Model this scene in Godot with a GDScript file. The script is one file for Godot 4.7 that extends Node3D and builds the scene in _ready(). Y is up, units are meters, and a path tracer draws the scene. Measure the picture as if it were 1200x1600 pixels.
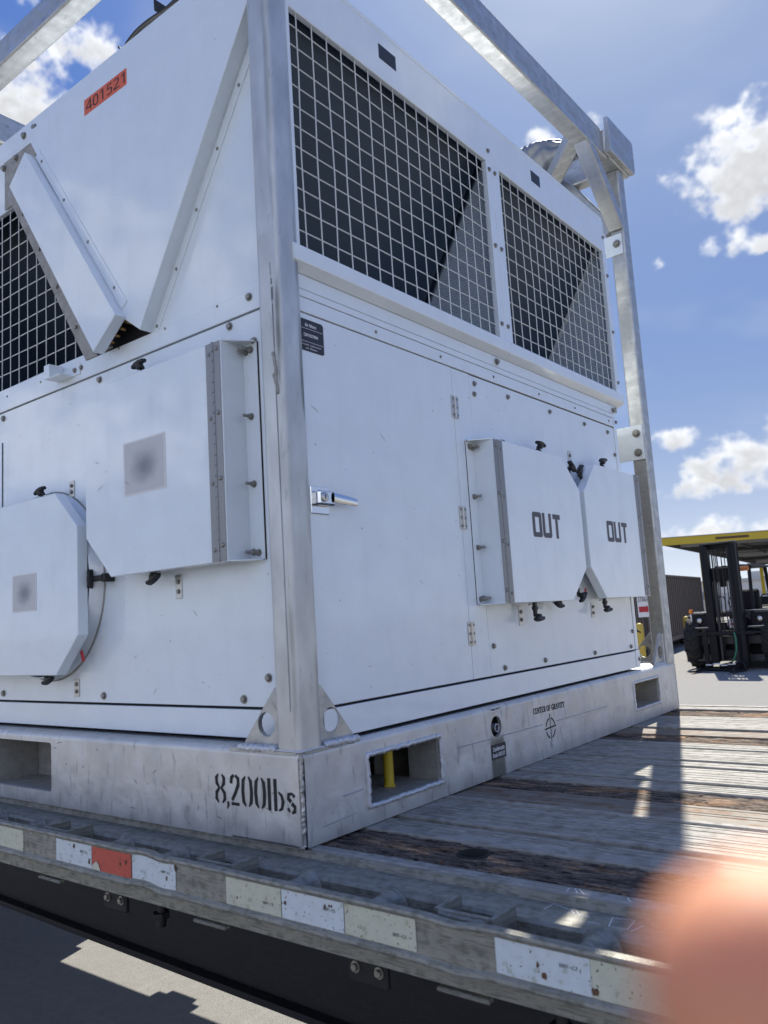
extends Node3D

const G := -1.38            # level of the yard; y = 0 is the trailer deck
var mats := {}
var rng := RandomNumberGenerator.new()
var used := {}
var bolt_mesh: ArrayMesh
var washer_mesh: ArrayMesh
var screw_mesh: ArrayMesh

# ------------------------------------------------------------------ helpers
func st0(flat := true) -> SurfaceTool:
	var s := SurfaceTool.new()
	s.begin(Mesh.PRIMITIVE_TRIANGLES)
	s.set_smooth_group(-1 if flat else 0)
	return s

func tri(s: SurfaceTool, a: Vector3, b: Vector3, c: Vector3, ua := Vector2.ZERO, ub := Vector2.ZERO, uc := Vector2.ZERO) -> void:
	s.set_uv(ua); s.add_vertex(a)
	s.set_uv(uc); s.add_vertex(c)
	s.set_uv(ub); s.add_vertex(b)

func quad(s: SurfaceTool, a: Vector3, b: Vector3, c: Vector3, d: Vector3, ua := Vector2.ZERO, ub := Vector2.ZERO, uc := Vector2.ZERO, ud := Vector2.ZERO) -> void:
	tri(s, a, b, c, ua, ub, uc)
	tri(s, a, c, d, ua, uc, ud)

func done(s: SurfaceTool) -> ArrayMesh:
	s.generate_normals()
	return s.commit()

func put(called: String, mesh: Mesh, m: Material, parent: Node) -> MeshInstance3D:
	var o := MeshInstance3D.new()
	o.mesh = mesh
	o.material_override = m
	o.name = called
	parent.add_child(o, true)
	number(o, called, parent)
	return o

func number(o: Node, called: String, parent: Node) -> void:
	var k := str(parent.get_instance_id()) + called
	var n: int = used.get(k, 0)
	used[k] = n + 1
	o.name = called if n == 0 else "%s_%03d" % [called, n]

func obj(called: String, s: SurfaceTool, m: Material, parent: Node) -> MeshInstance3D:
	return put(called, done(s), m, parent)

func thing(called: String, label: String, category: String, at := Vector3.ZERO, group := "") -> Node3D:
	var o := Node3D.new()
	o.name = called
	add_child(o, true)
	number(o, called, self)
	o.position = at
	tag(o, label, category, group)
	return o

func tag(o: Node, label: String, category: String, group := "") -> void:
	o.set_meta("label", label)
	o.set_meta("category", category)
	if group != "":
		o.set_meta("group", group)

func node(called: String, parent: Node, t := Transform3D.IDENTITY) -> Node3D:
	var o := Node3D.new()
	o.name = called
	parent.add_child(o, true)
	number(o, called, parent)
	o.transform = t
	return o

# a chamfered box between lo and hi, placed by t
func bbox(s: SurfaceTool, lo: Vector3, hi: Vector3, b := 0.002, t := Transform3D.IDENTITY) -> void:
	b = minf(b, 0.45 * minf(hi.x - lo.x, minf(hi.y - lo.y, hi.z - lo.z)))
	var c := (lo + hi) / 2.0
	var h := (hi - lo) / 2.0
	for ax in 3:
		var u := (ax + 1) % 3
		var v := (ax + 2) % 3
		for sg in [-1.0, 1.0]:
			var p := []
			for k in [[-1, -1], [1, -1], [1, 1], [-1, 1]]:
				var q := Vector3.ZERO
				q[ax] = sg * h[ax]
				q[u] = k[0] * (h[u] - b)
				q[v] = k[1] * (h[v] - b)
				p.append(t * (c + q))
			var uu := [Vector2(0, 0), Vector2(2 * h[u], 0), Vector2(2 * h[u], 2 * h[v]), Vector2(0, 2 * h[v])]
			if sg > 0:
				quad(s, p[0], p[1], p[2], p[3], uu[0], uu[1], uu[2], uu[3])
			else:
				quad(s, p[0], p[3], p[2], p[1], uu[0], uu[3], uu[2], uu[1])
	if b <= 0.0:
		return
	for ax in 3:
		var u := (ax + 1) % 3
		var v := (ax + 2) % 3
		for su in [-1.0, 1.0]:
			for sv in [-1.0, 1.0]:
				var p := []
				for k in [[-1, 0], [1, 0], [1, 1], [-1, 1]]:
					var q := Vector3.ZERO
					q[ax] = k[0] * (h[ax] - b)
					q[u] = su * (h[u] - (b if k[1] == 1 else 0.0))
					q[v] = sv * (h[v] - (0.0 if k[1] == 1 else b))
					p.append(t * (c + q))
				if su * sv < 0:
					quad(s, p[0], p[1], p[2], p[3])
				else:
					quad(s, p[0], p[3], p[2], p[1])
	for sx in [-1.0, 1.0]:
		for sy in [-1.0, 1.0]:
			for sz in [-1.0, 1.0]:
				var a := t * (c + Vector3(sx * h.x, sy * (h.y - b), sz * (h.z - b)))
				var d := t * (c + Vector3(sx * (h.x - b), sy * h.y, sz * (h.z - b)))
				var e := t * (c + Vector3(sx * (h.x - b), sy * (h.y - b), sz * h.z))
				if sx * sy * sz > 0:
					tri(s, a, d, e)
				else:
					tri(s, a, e, d)

func box(called: String, lo: Vector3, hi: Vector3, m: Material, parent: Node, b := 0.002, t := Transform3D.IDENTITY) -> MeshInstance3D:
	var s := st0()
	bbox(s, lo, hi, b, t)
	return obj(called, s, m, parent)

func inset(pts: PackedVector2Array, d: float) -> PackedVector2Array:
	var out := PackedVector2Array()
	var n := pts.size()
	for i in n:
		var e0 := (pts[i] - pts[(i + n - 1) % n]).normalized()
		var e1 := (pts[(i + 1) % n] - pts[i]).normalized()
		var n0 := Vector2(-e0.y, e0.x)
		var n1 := Vector2(-e1.y, e1.x)
		var bis := (n0 + n1)
		bis = bis / maxf(0.15, bis.dot(n0))
		out.append(pts[i] + bis * d)
	return out

func ccw(pts: PackedVector2Array) -> PackedVector2Array:
	if Geometry2D.is_polygon_clockwise(pts):
		var r := pts.duplicate()
		r.reverse()
		return r
	return pts

# polygon (u, v) with holes, between n = d0 (back) and n = d1 (front), placed by t
func prism(s: SurfaceTool, raw: PackedVector2Array, d0: float, d1: float, t := Transform3D.IDENTITY, bevel := 0.0, holes := [], uvs := 1.0) -> void:
	var pts := ccw(raw)
	var n := pts.size()
	var front := inset(pts, bevel) if bevel > 0.0 else pts
	var body := front.duplicate()
	for hraw in holes:
		var h: PackedVector2Array = ccw(hraw)
		h.reverse()
		var bi := 0
		var bj := 0
		var best := 1e9
		for i in body.size():
			for j in h.size():
				var dd := body[i].distance_squared_to(h[j])
				if dd < best:
					best = dd; bi = i; bj = j
		var merged := PackedVector2Array()
		for i in bi + 1:
			merged.append(body[i])
		for j in h.size() + 1:
			merged.append(h[(bj + j) % h.size()])
		for i in range(bi, body.size()):
			merged.append(body[i])
		body = merged
		for j in h.size():
			var a := h[j]
			var b := h[(j + 1) % h.size()]
			quad(s, t * Vector3(a.x, a.y, d0), t * Vector3(b.x, b.y, d0), t * Vector3(b.x, b.y, d1), t * Vector3(a.x, a.y, d1))
	var ix := Geometry2D.triangulate_polygon(body)
	for k in range(0, ix.size(), 3):
		var a := body[ix[k]]
		var b := body[ix[k + 1]]
		var c := body[ix[k + 2]]
		if (b - a).cross(c - a) < 0:
			var w := b
			b = c
			c = w
		tri(s, t * Vector3(a.x, a.y, d1), t * Vector3(b.x, b.y, d1), t * Vector3(c.x, c.y, d1), a * uvs, b * uvs, c * uvs)
		tri(s, t * Vector3(a.x, a.y, d0), t * Vector3(c.x, c.y, d0), t * Vector3(b.x, b.y, d0), a * uvs, c * uvs, b * uvs)
	for i in n:
		var j := (i + 1) % n
		var a := pts[i]
		var b := pts[j]
		var back_a := front[i] if bevel <= 0.0 else a
		var back_b := front[j] if bevel <= 0.0 else b
		var top := d1 - bevel
		quad(s, t * Vector3(back_a.x, back_a.y, d0), t * Vector3(back_b.x, back_b.y, d0), t * Vector3(b.x, b.y, top), t * Vector3(a.x, a.y, top), Vector2(a.x, d0), Vector2(b.x, d0), Vector2(b.x, top), Vector2(a.x, top))
		if bevel > 0.0:
			quad(s, t * Vector3(a.x, a.y, top), t * Vector3(b.x, b.y, top), t * Vector3(front[j].x, front[j].y, d1), t * Vector3(front[i].x, front[i].y, d1))

func frame_along(a: Vector3, b: Vector3, up := Vector3.UP) -> Transform3D:
	var w := (b - a).normalized()
	if absf(w.dot(up)) > 0.98:
		up = Vector3.RIGHT
	var u := up.cross(w).normalized()
	return Transform3D(Basis(u, w.cross(u), w), a)

# a round bar through the points
func tube(s: SurfaceTool, pts: Array, r: float, n := 8, caps := true) -> void:
	s.set_smooth_group(0)
	var rings := []
	var up := Vector3.UP
	for i in pts.size():
		var d: Vector3 = pts[mini(i + 1, pts.size() - 1)] - pts[maxi(i - 1, 0)]
		d = d.normalized()
		if absf(d.dot(up)) > 0.95:
			up = Vector3.RIGHT if absf(d.x) < 0.9 else Vector3.BACK
		var u := up.cross(d).normalized()
		var v := d.cross(u)
		up = v
		var ring := []
		for k in n:
			var a := TAU * k / n
			ring.append(pts[i] + (u * cos(a) + v * sin(a)) * r)
		rings.append(ring)
	for i in pts.size() - 1:
		for k in n:
			var l := (k + 1) % n
			quad(s, rings[i][k], rings[i][l], rings[i + 1][l], rings[i + 1][k])
	if caps:
		s.set_smooth_group(-1)
		for k in range(1, n - 1):
			tri(s, rings[0][0], rings[0][k + 1], rings[0][k])
			tri(s, rings[-1][0], rings[-1][k], rings[-1][k + 1])

# a round shape: profile of (radius, height) turned about the axis from a to b's direction
func lathe(s: SurfaceTool, t: Transform3D, prof: Array, n := 16, flat := false) -> void:
	s.set_smooth_group(-1 if flat else 0)
	for i in prof.size() - 1:
		var p: Vector2 = prof[i]
		var q: Vector2 = prof[i + 1]
		for k in n:
			var a := TAU * k / n
			var b := TAU * (k + 1) / n
			var ca := Vector3(cos(a), sin(a), 0)
			var cb := Vector3(cos(b), sin(b), 0)
			quad(s, t * (ca * p.x + Vector3(0, 0, p.y)), t * (cb * p.x + Vector3(0, 0, p.y)), t * (cb * q.x + Vector3(0, 0, q.y)), t * (ca * q.x + Vector3(0, 0, q.y)))

# rounded rectangular tube from a to b; w along u, h along v, uv = (metres round it, metres along it)
func rtube(s: SurfaceTool, a: Vector3, b: Vector3, w: float, h: float, r: float, up := Vector3.UP, caps := true) -> void:
	var f := frame_along(a, b, up)
	var len := a.distance_to(b)
	var ring := PackedVector2Array()
	for c in [[1, 1, 0.0], [-1, 1, PI / 2], [-1, -1, PI], [1, -1, 1.5 * PI]]:
		for k in 5:
			var an: float = c[2] + PI / 2 * k / 4.0
			ring.append(Vector2(c[0] * (w / 2 - r) + r * cos(an), c[1] * (h / 2 - r) + r * sin(an)))
	var n := ring.size()
	var l := [0.0]
	for k in n:
		l.append(l[-1] + ring[k].distance_to(ring[(k + 1) % n]))
	for k in n:
		var p := ring[k]
		var q := ring[(k + 1) % n]
		s.set_smooth_group(k + 1 if k % 5 == 4 else 100 + k / 5)
		quad(s, f * Vector3(p.x, p.y, 0), f * Vector3(q.x, q.y, 0), f * Vector3(q.x, q.y, len), f * Vector3(p.x, p.y, len), Vector2(l[k], 0), Vector2(l[k + 1], 0), Vector2(l[k + 1], len), Vector2(l[k], len))
	if caps:
		s.set_smooth_group(-1)
		for k in range(1, n - 1):
			tri(s, f * Vector3(ring[0].x, ring[0].y, 0), f * Vector3(ring[k + 1].x, ring[k + 1].y, 0), f * Vector3(ring[k].x, ring[k].y, 0))
			tri(s, f * Vector3(ring[0].x, ring[0].y, len), f * Vector3(ring[k].x, ring[k].y, len), f * Vector3(ring[k + 1].x, ring[k + 1].y, len))

# a bumpy weld bead along the points
func weld(s: SurfaceTool, pts: Array, r: float, step := 0.006) -> void:
	var path := []
	for i in pts.size() - 1:
		var n := maxi(1, int(pts[i].distance_to(pts[i + 1]) / step))
		for k in n:
			path.append(pts[i].lerp(pts[i + 1], float(k) / n) + Vector3(rng.randf() - .5, rng.randf() - .5, rng.randf() - .5) * r * 0.55)
	path.append(pts[-1])
	tube(s, path, r, 6, true)

func rect(u0: float, v0: float, u1: float, v1: float) -> PackedVector2Array:
	return PackedVector2Array([Vector2(u0, v0), Vector2(u1, v0), Vector2(u1, v1), Vector2(u0, v1)])

func circle(c: Vector2, r: float, n := 20) -> PackedVector2Array:
	var p := PackedVector2Array()
	for k in n:
		p.append(c + Vector2(cos(TAU * k / n), sin(TAU * k / n)) * r)
	return p

# a closed ring of points in a plane of constant x
func circle3(c: Vector3, r: float, n: int) -> Array:
	var p := []
	for k in n + 1:
		p.append(c + Vector3(0, cos(TAU * k / n), sin(TAU * k / n)) * r)
	return p

func rrect(u0: float, v0: float, u1: float, v1: float, r: float) -> PackedVector2Array:
	var p := PackedVector2Array()
	for c in [[u1 - r, v1 - r, 0.0], [u0 + r, v1 - r, PI / 2], [u0 + r, v0 + r, PI], [u1 - r, v0 + r, 1.5 * PI]]:
		for k in 4:
			var a: float = c[2] + PI / 2 * k / 3.0
			p.append(Vector2(c[0] + r * cos(a), c[1] + r * sin(a)))
	return p

func make_bolts() -> void:
	var s := st0()
	lathe(s, Transform3D.IDENTITY, [Vector2(0.0, 0.0), Vector2(0.0125, 0.0), Vector2(0.0125, 0.002), Vector2(0.0085, 0.0022)], 16, true)
	lathe(s, Transform3D.IDENTITY, [Vector2(0.0088, 0.002), Vector2(0.0088, 0.008), Vector2(0.0072, 0.0095), Vector2(0.0, 0.0098)], 6, true)
	bolt_mesh = done(s)
	s = st0()
	lathe(s, Transform3D.IDENTITY, [Vector2(0.0055, 0.0), Vector2(0.0055, 0.0015), Vector2(0.0035, 0.0035), Vector2(0.0, 0.004)], 10)
	screw_mesh = done(s)
	s = st0()
	lathe(s, Transform3D.IDENTITY, [Vector2(0.009, 0.0), Vector2(0.009, 0.002), Vector2(0.0068, 0.0022)], 12, true)
	lathe(s, Transform3D.IDENTITY, [Vector2(0.0068, 0.002), Vector2(0.0068, 0.009), Vector2(0.004, 0.0095)], 6, true)
	lathe(s, Transform3D.IDENTITY, [Vector2(0.004, 0.009), Vector2(0.004, 0.026), Vector2(0.0, 0.0265)], 10)
	washer_mesh = done(s)

func facing(at: Vector3, nrm: Vector3, size := 1.0) -> Transform3D:
	var f := frame_along(at, at + nrm)
	return Transform3D(f.basis.rotated(nrm.normalized(), rng.randf() * TAU).scaled(Vector3.ONE * size), at)

func bolt(parent: Node, at: Vector3, nrm: Vector3, size := 1.0, kind := 0, m: Material = null) -> void:
	var o := put(["bolt", "screw", "stud_bolt"][kind], [bolt_mesh, screw_mesh, washer_mesh][kind], m if m else mats.bolt, parent)
	o.transform = facing(at, nrm, size)

var fonts := {}
func font(which: String, weight := 400) -> Font:
	var k := which + str(weight)
	if not fonts.has(k):
		var f := SystemFont.new()
		f.font_names = PackedStringArray([which])
		f.font_weight = weight
		fonts[k] = f
	return fonts[k]

# lettering w wide and h high, its centre at t's origin
func text(called: String, words: String, t: Transform3D, w: float, h: float, m: Material, parent: Node, which := "Droid Sans", weight := 400, depth := 0.0004) -> MeshInstance3D:
	var tm := TextMesh.new()
	tm.text = words
	tm.font = font(which, weight)
	tm.font_size = 64
	tm.pixel_size = 0.01
	tm.curve_step = 4.0
	var bb := tm.get_aabb()
	var sc := Vector3(w / bb.size.x, h / bb.size.y, depth / bb.size.z)
	var o := put(called, tm, m, parent)
	var c := bb.get_center()
	o.transform = t * Transform3D(Basis.from_scale(sc), Vector3(-c.x * sc.x, -c.y * sc.y, depth / 2 - c.z * sc.z))
	return o

# the two visible walls: u to the right as one looks at the wall, v up, n out of it
func on_right(x: float) -> Transform3D:      # wall that faces +x; u = -z
	return Transform3D(Basis(Vector3(0, 0, -1), Vector3(0, 1, 0), Vector3(1, 0, 0)), Vector3(x, 0, 0))

func on_front(z: float) -> Transform3D:      # wall that faces +z; u = x
	return Transform3D(Basis.IDENTITY, Vector3(0, 0, z))

# ------------------------------------------------------------------ textures
func field(w: int, h: int, sd: int, freq: float, oct := 4, sx := 1, sy := 1) -> PackedByteArray:
	var n := FastNoiseLite.new()
	n.seed = sd
	n.noise_type = FastNoiseLite.TYPE_SIMPLEX_SMOOTH
	n.frequency = freq
	n.fractal_octaves = oct
	var im := n.get_seamless_image(maxi(8, w / sx), maxi(8, h / sy))
	im.convert(Image.FORMAT_L8)
	im.resize(w, h, Image.INTERPOLATE_CUBIC)
	return im.get_data()

func tex(im: Image) -> ImageTexture:
	im.generate_mipmaps()
	return ImageTexture.create_from_image(im)

func grey(w: int, h: int, d: PackedByteArray) -> ImageTexture:
	return tex(Image.create_from_data(w, h, false, Image.FORMAT_L8, d))

func mat(k: String, c: Color, rough := 0.6, metal := 0.0) -> StandardMaterial3D:
	var m := StandardMaterial3D.new()
	m.albedo_color = c.linear_to_srgb()
	m.roughness = rough
	m.metallic = metal
	m.resource_name = k
	mats[k] = m
	return m

func lin(r: float, g: float, b: float) -> Color:
	return Color(r, g, b)

func tri_tex(m: StandardMaterial3D, albedo: Texture2D, rough: Texture2D, bump: Texture2D, scale: float, bump_cm := 0.2, world := true) -> void:
	if albedo:
		m.albedo_texture = albedo
	if rough:
		m.roughness_texture = rough
		m.roughness_texture_channel = BaseMaterial3D.TEXTURE_CHANNEL_GRAYSCALE
	if bump:
		m.heightmap_enabled = true
		m.heightmap_texture = bump
		m.heightmap_scale = bump_cm
	if scale > 0:
		m.uv1_triplanar = true
		m.uv1_world_triplanar = world
		m.uv1_scale = Vector3.ONE * scale
		m.uv1_triplanar_sharpness = 8.0

# ------------------------------------------------------------------ the scene
func _ready() -> void:
	rng.seed = 4711
	var cam := Camera3D.new()
	cam.name = "camera"
	cam.near = 0.01
	cam.far = 4000.0
	var att := CameraAttributesPhysical.new()
	att.frustum_focal_length = 18.912
	att.frustum_focus_distance = 3.3
	att.frustum_near = 0.01
	att.frustum_far = 4000.0
	att.exposure_aperture = 5.0
	cam.attributes = att
	cam.transform = Transform3D(Basis.from_euler(Vector3(0.12960, 0.65980, -0.06130)), Vector3(1.2592, 0.4784, 1.2799))
	add_child(cam)
	var to_sun := Vector3(-0.2125, 0.7455, -0.6316).normalized()
	var sun := DirectionalLight3D.new()
	sun.name = "sun"
	sun.light_color = Color(1.0, 0.97, 0.915)
	sun.light_energy = 1.6
	sun.light_angular_distance = 0.53
	sun.shadow_enabled = true
	add_child(sun)
	sun.look_at_from_position(to_sun * 50.0, Vector3.ZERO)
	var env := Environment.new()
	env.background_mode = Environment.BG_SKY
	env.tonemap_mode = Environment.TONE_MAPPER_LINEAR
	env.tonemap_exposure = 1.8
	env.sdfgi_enabled = true
	env.ssao_enabled = true
	env.ssil_enabled = true
	var sky := Sky.new()
	sky.sky_material = make_sky(to_sun)
	env.sky = sky
	var we := WorldEnvironment.new()
	we.name = "world_environment"
	we.environment = env
	add_child(we)

	make_materials()
	make_bolts()
	build_ground()
	build_trailer()
	build_frame()
	build_unit()
	build_yard()
	build_forklift()
	build_hand()

const SKY_W := 4096
func make_sky(to_sun: Vector3) -> PanoramaSkyMaterial:
	var w := SKY_W
	var h := w / 2
	var fine := FastNoiseLite.new()
	fine.seed = 11
	fine.noise_type = FastNoiseLite.TYPE_SIMPLEX_SMOOTH
	fine.frequency = 1.0
	fine.fractal_octaves = 6
	fine.fractal_gain = 0.55
	var broad := FastNoiseLite.new()
	broad.seed = 5
	broad.noise_type = FastNoiseLite.TYPE_SIMPLEX_SMOOTH
	broad.frequency = 1.0
	broad.fractal_octaves = 3
	var wisp := FastNoiseLite.new()
	wisp.seed = 23
	wisp.noise_type = FastNoiseLite.TYPE_SIMPLEX_SMOOTH
	wisp.frequency = 1.0
	wisp.fractal_octaves = 4
	wisp.domain_warp_enabled = true
	wisp.domain_warp_amplitude = 0.6
	wisp.domain_warp_frequency = 0.5
	# cumulus: azimuth (degrees left of -z), elevation, half width, half height, weight
	var cums := [
		[9.2, 25.8, 7.0, 5.2, 1.55], [11.8, 22.2, 2.6, 1.6, 0.9], [12.8, 29.6, 1.5, 1.3, 0.5], [16.8, 21.8, 1.0, 0.9, 0.45], [5.0, 20.0, 4.0, 2.6, 0.9],
		[17.0, 10.4, 2.8, 1.3, 1.0], [13.6, 8.2, 4.8, 2.9, 1.3], [16.4, 7.2, 2.8, 1.6, 1.1], [9.8, 9.8, 3.8, 3.0, 1.3], [3.0, 11.0, 5.0, 3.2, 1.1],
		[15.5, 3.9, 5.0, 1.7, 1.1], [9.0, 4.2, 6.0, 1.6, 1.0], [24.0, 3.6, 5.0, 1.5, 0.9], [34.0, 4.5, 7.0, 2.2, 0.9],
		[25.4, 30.4, 2.6, 1.7, 0.95], [20.0, 31.3, 1.5, 0.9, 0.5], [62.0, 33.0, 5.0, 5.0, 1.2], [57.6, 36.2, 2.8, 2.6, 0.95], [66.0, 39.0, 5.0, 4.0, 0.8],
		[74.0, 26.0, 9.0, 6.0, 1.1], [118.0, 12.0, 16.0, 6.0, 1.1], [168.0, 10.0, 15.0, 6.0, 1.1], [205.0, 14.0, 15.0, 7.0, 1.1], [255.0, 11.0, 16.0, 5.0, 1.1], [126.0, 24.0, 12.0, 7.0, 1.1], [205.0, 34.0, 12.0, 8.0, 1.1], [100.0, 30.0, 17.0, 9.0, 1.1], [140.0, 14.0, 18.0, 7.0, 1.1], [150.0, 38.0, 14.0, 9.0, 1.1], [185.0, 24.0, 16.0, 10.0, 1.1], [225.0, 12.0, 20.0, 7.0, 1.1], [228.0, 38.0, 15.0, 9.0, 1.1],  # from here out of view; many added to light the shaded panels
		[262.0, 28.0, 14.0, 9.0, 1.1], [285.0, 44.0, 12.0, 8.0, 1.0], [300.0, 14.0, 16.0, 6.0, 1.0], [328.0, 34.0, 10.0, 6.0, 0.9], [195.0, 56.0, 18.0, 9.0, 1.0], [110.0, 58.0, 14.0, 8.0, 1.0]]
	var data := PackedFloat32Array()
	data.resize(w * h * 3)
	var i := 0
	var ground := [0.36, 0.355, 0.34]
	for y in h:
		var el := PI / 2 - PI * (y + 0.5) / h
		var eld := rad_to_deg(el)
		var se := sin(el)
		var ce := cos(el)
		if el < -0.01:
			for x in w:
				data[i] = ground[0]; data[i + 1] = ground[1]; data[i + 2] = ground[2]
				i += 3
			continue
		var near := []
		for c in cums:
			if absf(eld - c[1]) < c[3] * 1.5:
				near.append(c)
		var air := pow(1.0 - maxf(se, 0.0), 3.0)
		var low := pow(1.0 - maxf(se, 0.0), 9.0)
		for x in w:
			# Godot's panorama begins at -z and turns towards +x
			var az := (float(x) + 0.5) / w * TAU
			var dx := sin(az) * ce
			var dz := -cos(az) * ce
			var cs := dx * to_sun.x + se * to_sun.y + dz * to_sun.z
			var halo := pow(maxf(0.0, cs), 12.0)
			var glare := pow(maxf(0.0, cs), 90.0)
			var r := 0.030 + 0.175 * air + 0.30 * low + 0.215 * halo + 0.2 * glare
			var g := 0.098 + 0.185 * air + 0.26 * low + 0.195 * halo + 0.2 * glare
			var b := 0.335 + 0.060 * air + 0.19 * low + 0.055 * halo + 0.2 * glare
			var veil := 0.10 * smoothstep(0.0, 0.6, broad.get_noise_3d(dx * 5.0, se * 11.0, dz * 5.0 + 3.0)) * (1.0 - 0.5 * halo)
			r = lerpf(r, 0.46, veil); g = lerpf(g, 0.48, veil); b = lerpf(b, 0.52, veil)
			if near.size() > 0:
				var azd := -rad_to_deg(az)
				var m := 0.0
				var rel := 0.0
				for c in near:
					var da: float = azd - c[0]
					da = da - 360.0 * roundf(da / 360.0)
					da *= ce / c[2]
					var de: float = (eld - c[1]) / c[3]
					var q: float = (1.0 - da * da - de * de * (1.0 if de > 0 else 2.6)) * c[4]
					if q > m:
						m = q
						rel = de
				if m > 0.02:
					var f := fine.get_noise_3d(dx * 17.0, se * 21.0, dz * 17.0)
					var f2 := broad.get_noise_3d(dx * 34.0 + 7.0, se * 40.0, dz * 34.0)
					var f3 := wisp.get_noise_3d(dx * 60.0, se * 72.0, dz * 60.0)
					var d := m * 0.82 + f * 0.90 + f2 * 0.26 + f3 * 0.24 - 0.24
					if d > 0.0:
						var a := pow(smoothstep(0.0, 0.74, d), 1.2)
						var thick := smoothstep(0.30, 1.05, d - rel * 0.30 + 0.25 * f2)
						var v := 0.55 + 0.06 * halo - 0.17 * thick + 0.05 * f3 + 0.10 * f + 0.05 * rel
						v = clampf(v, 0.25, 0.62) * (1.0 + 1.9 * smoothstep(0.40, -0.4, cs))  # clouds opposite the sun brightened to lift the shaded walls
						r = lerpf(r, v * 0.97, a)
						g = lerpf(g, v * 0.99, a)
						b = lerpf(b, v * 1.03, a)
			data[i] = r; data[i + 1] = g; data[i + 2] = b
			i += 3
	var im := Image.create_from_data(w, h, false, Image.FORMAT_RGBF, data.to_byte_array())
	var m := PanoramaSkyMaterial.new()
	m.panorama = ImageTexture.create_from_image(im)
	return m

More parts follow.
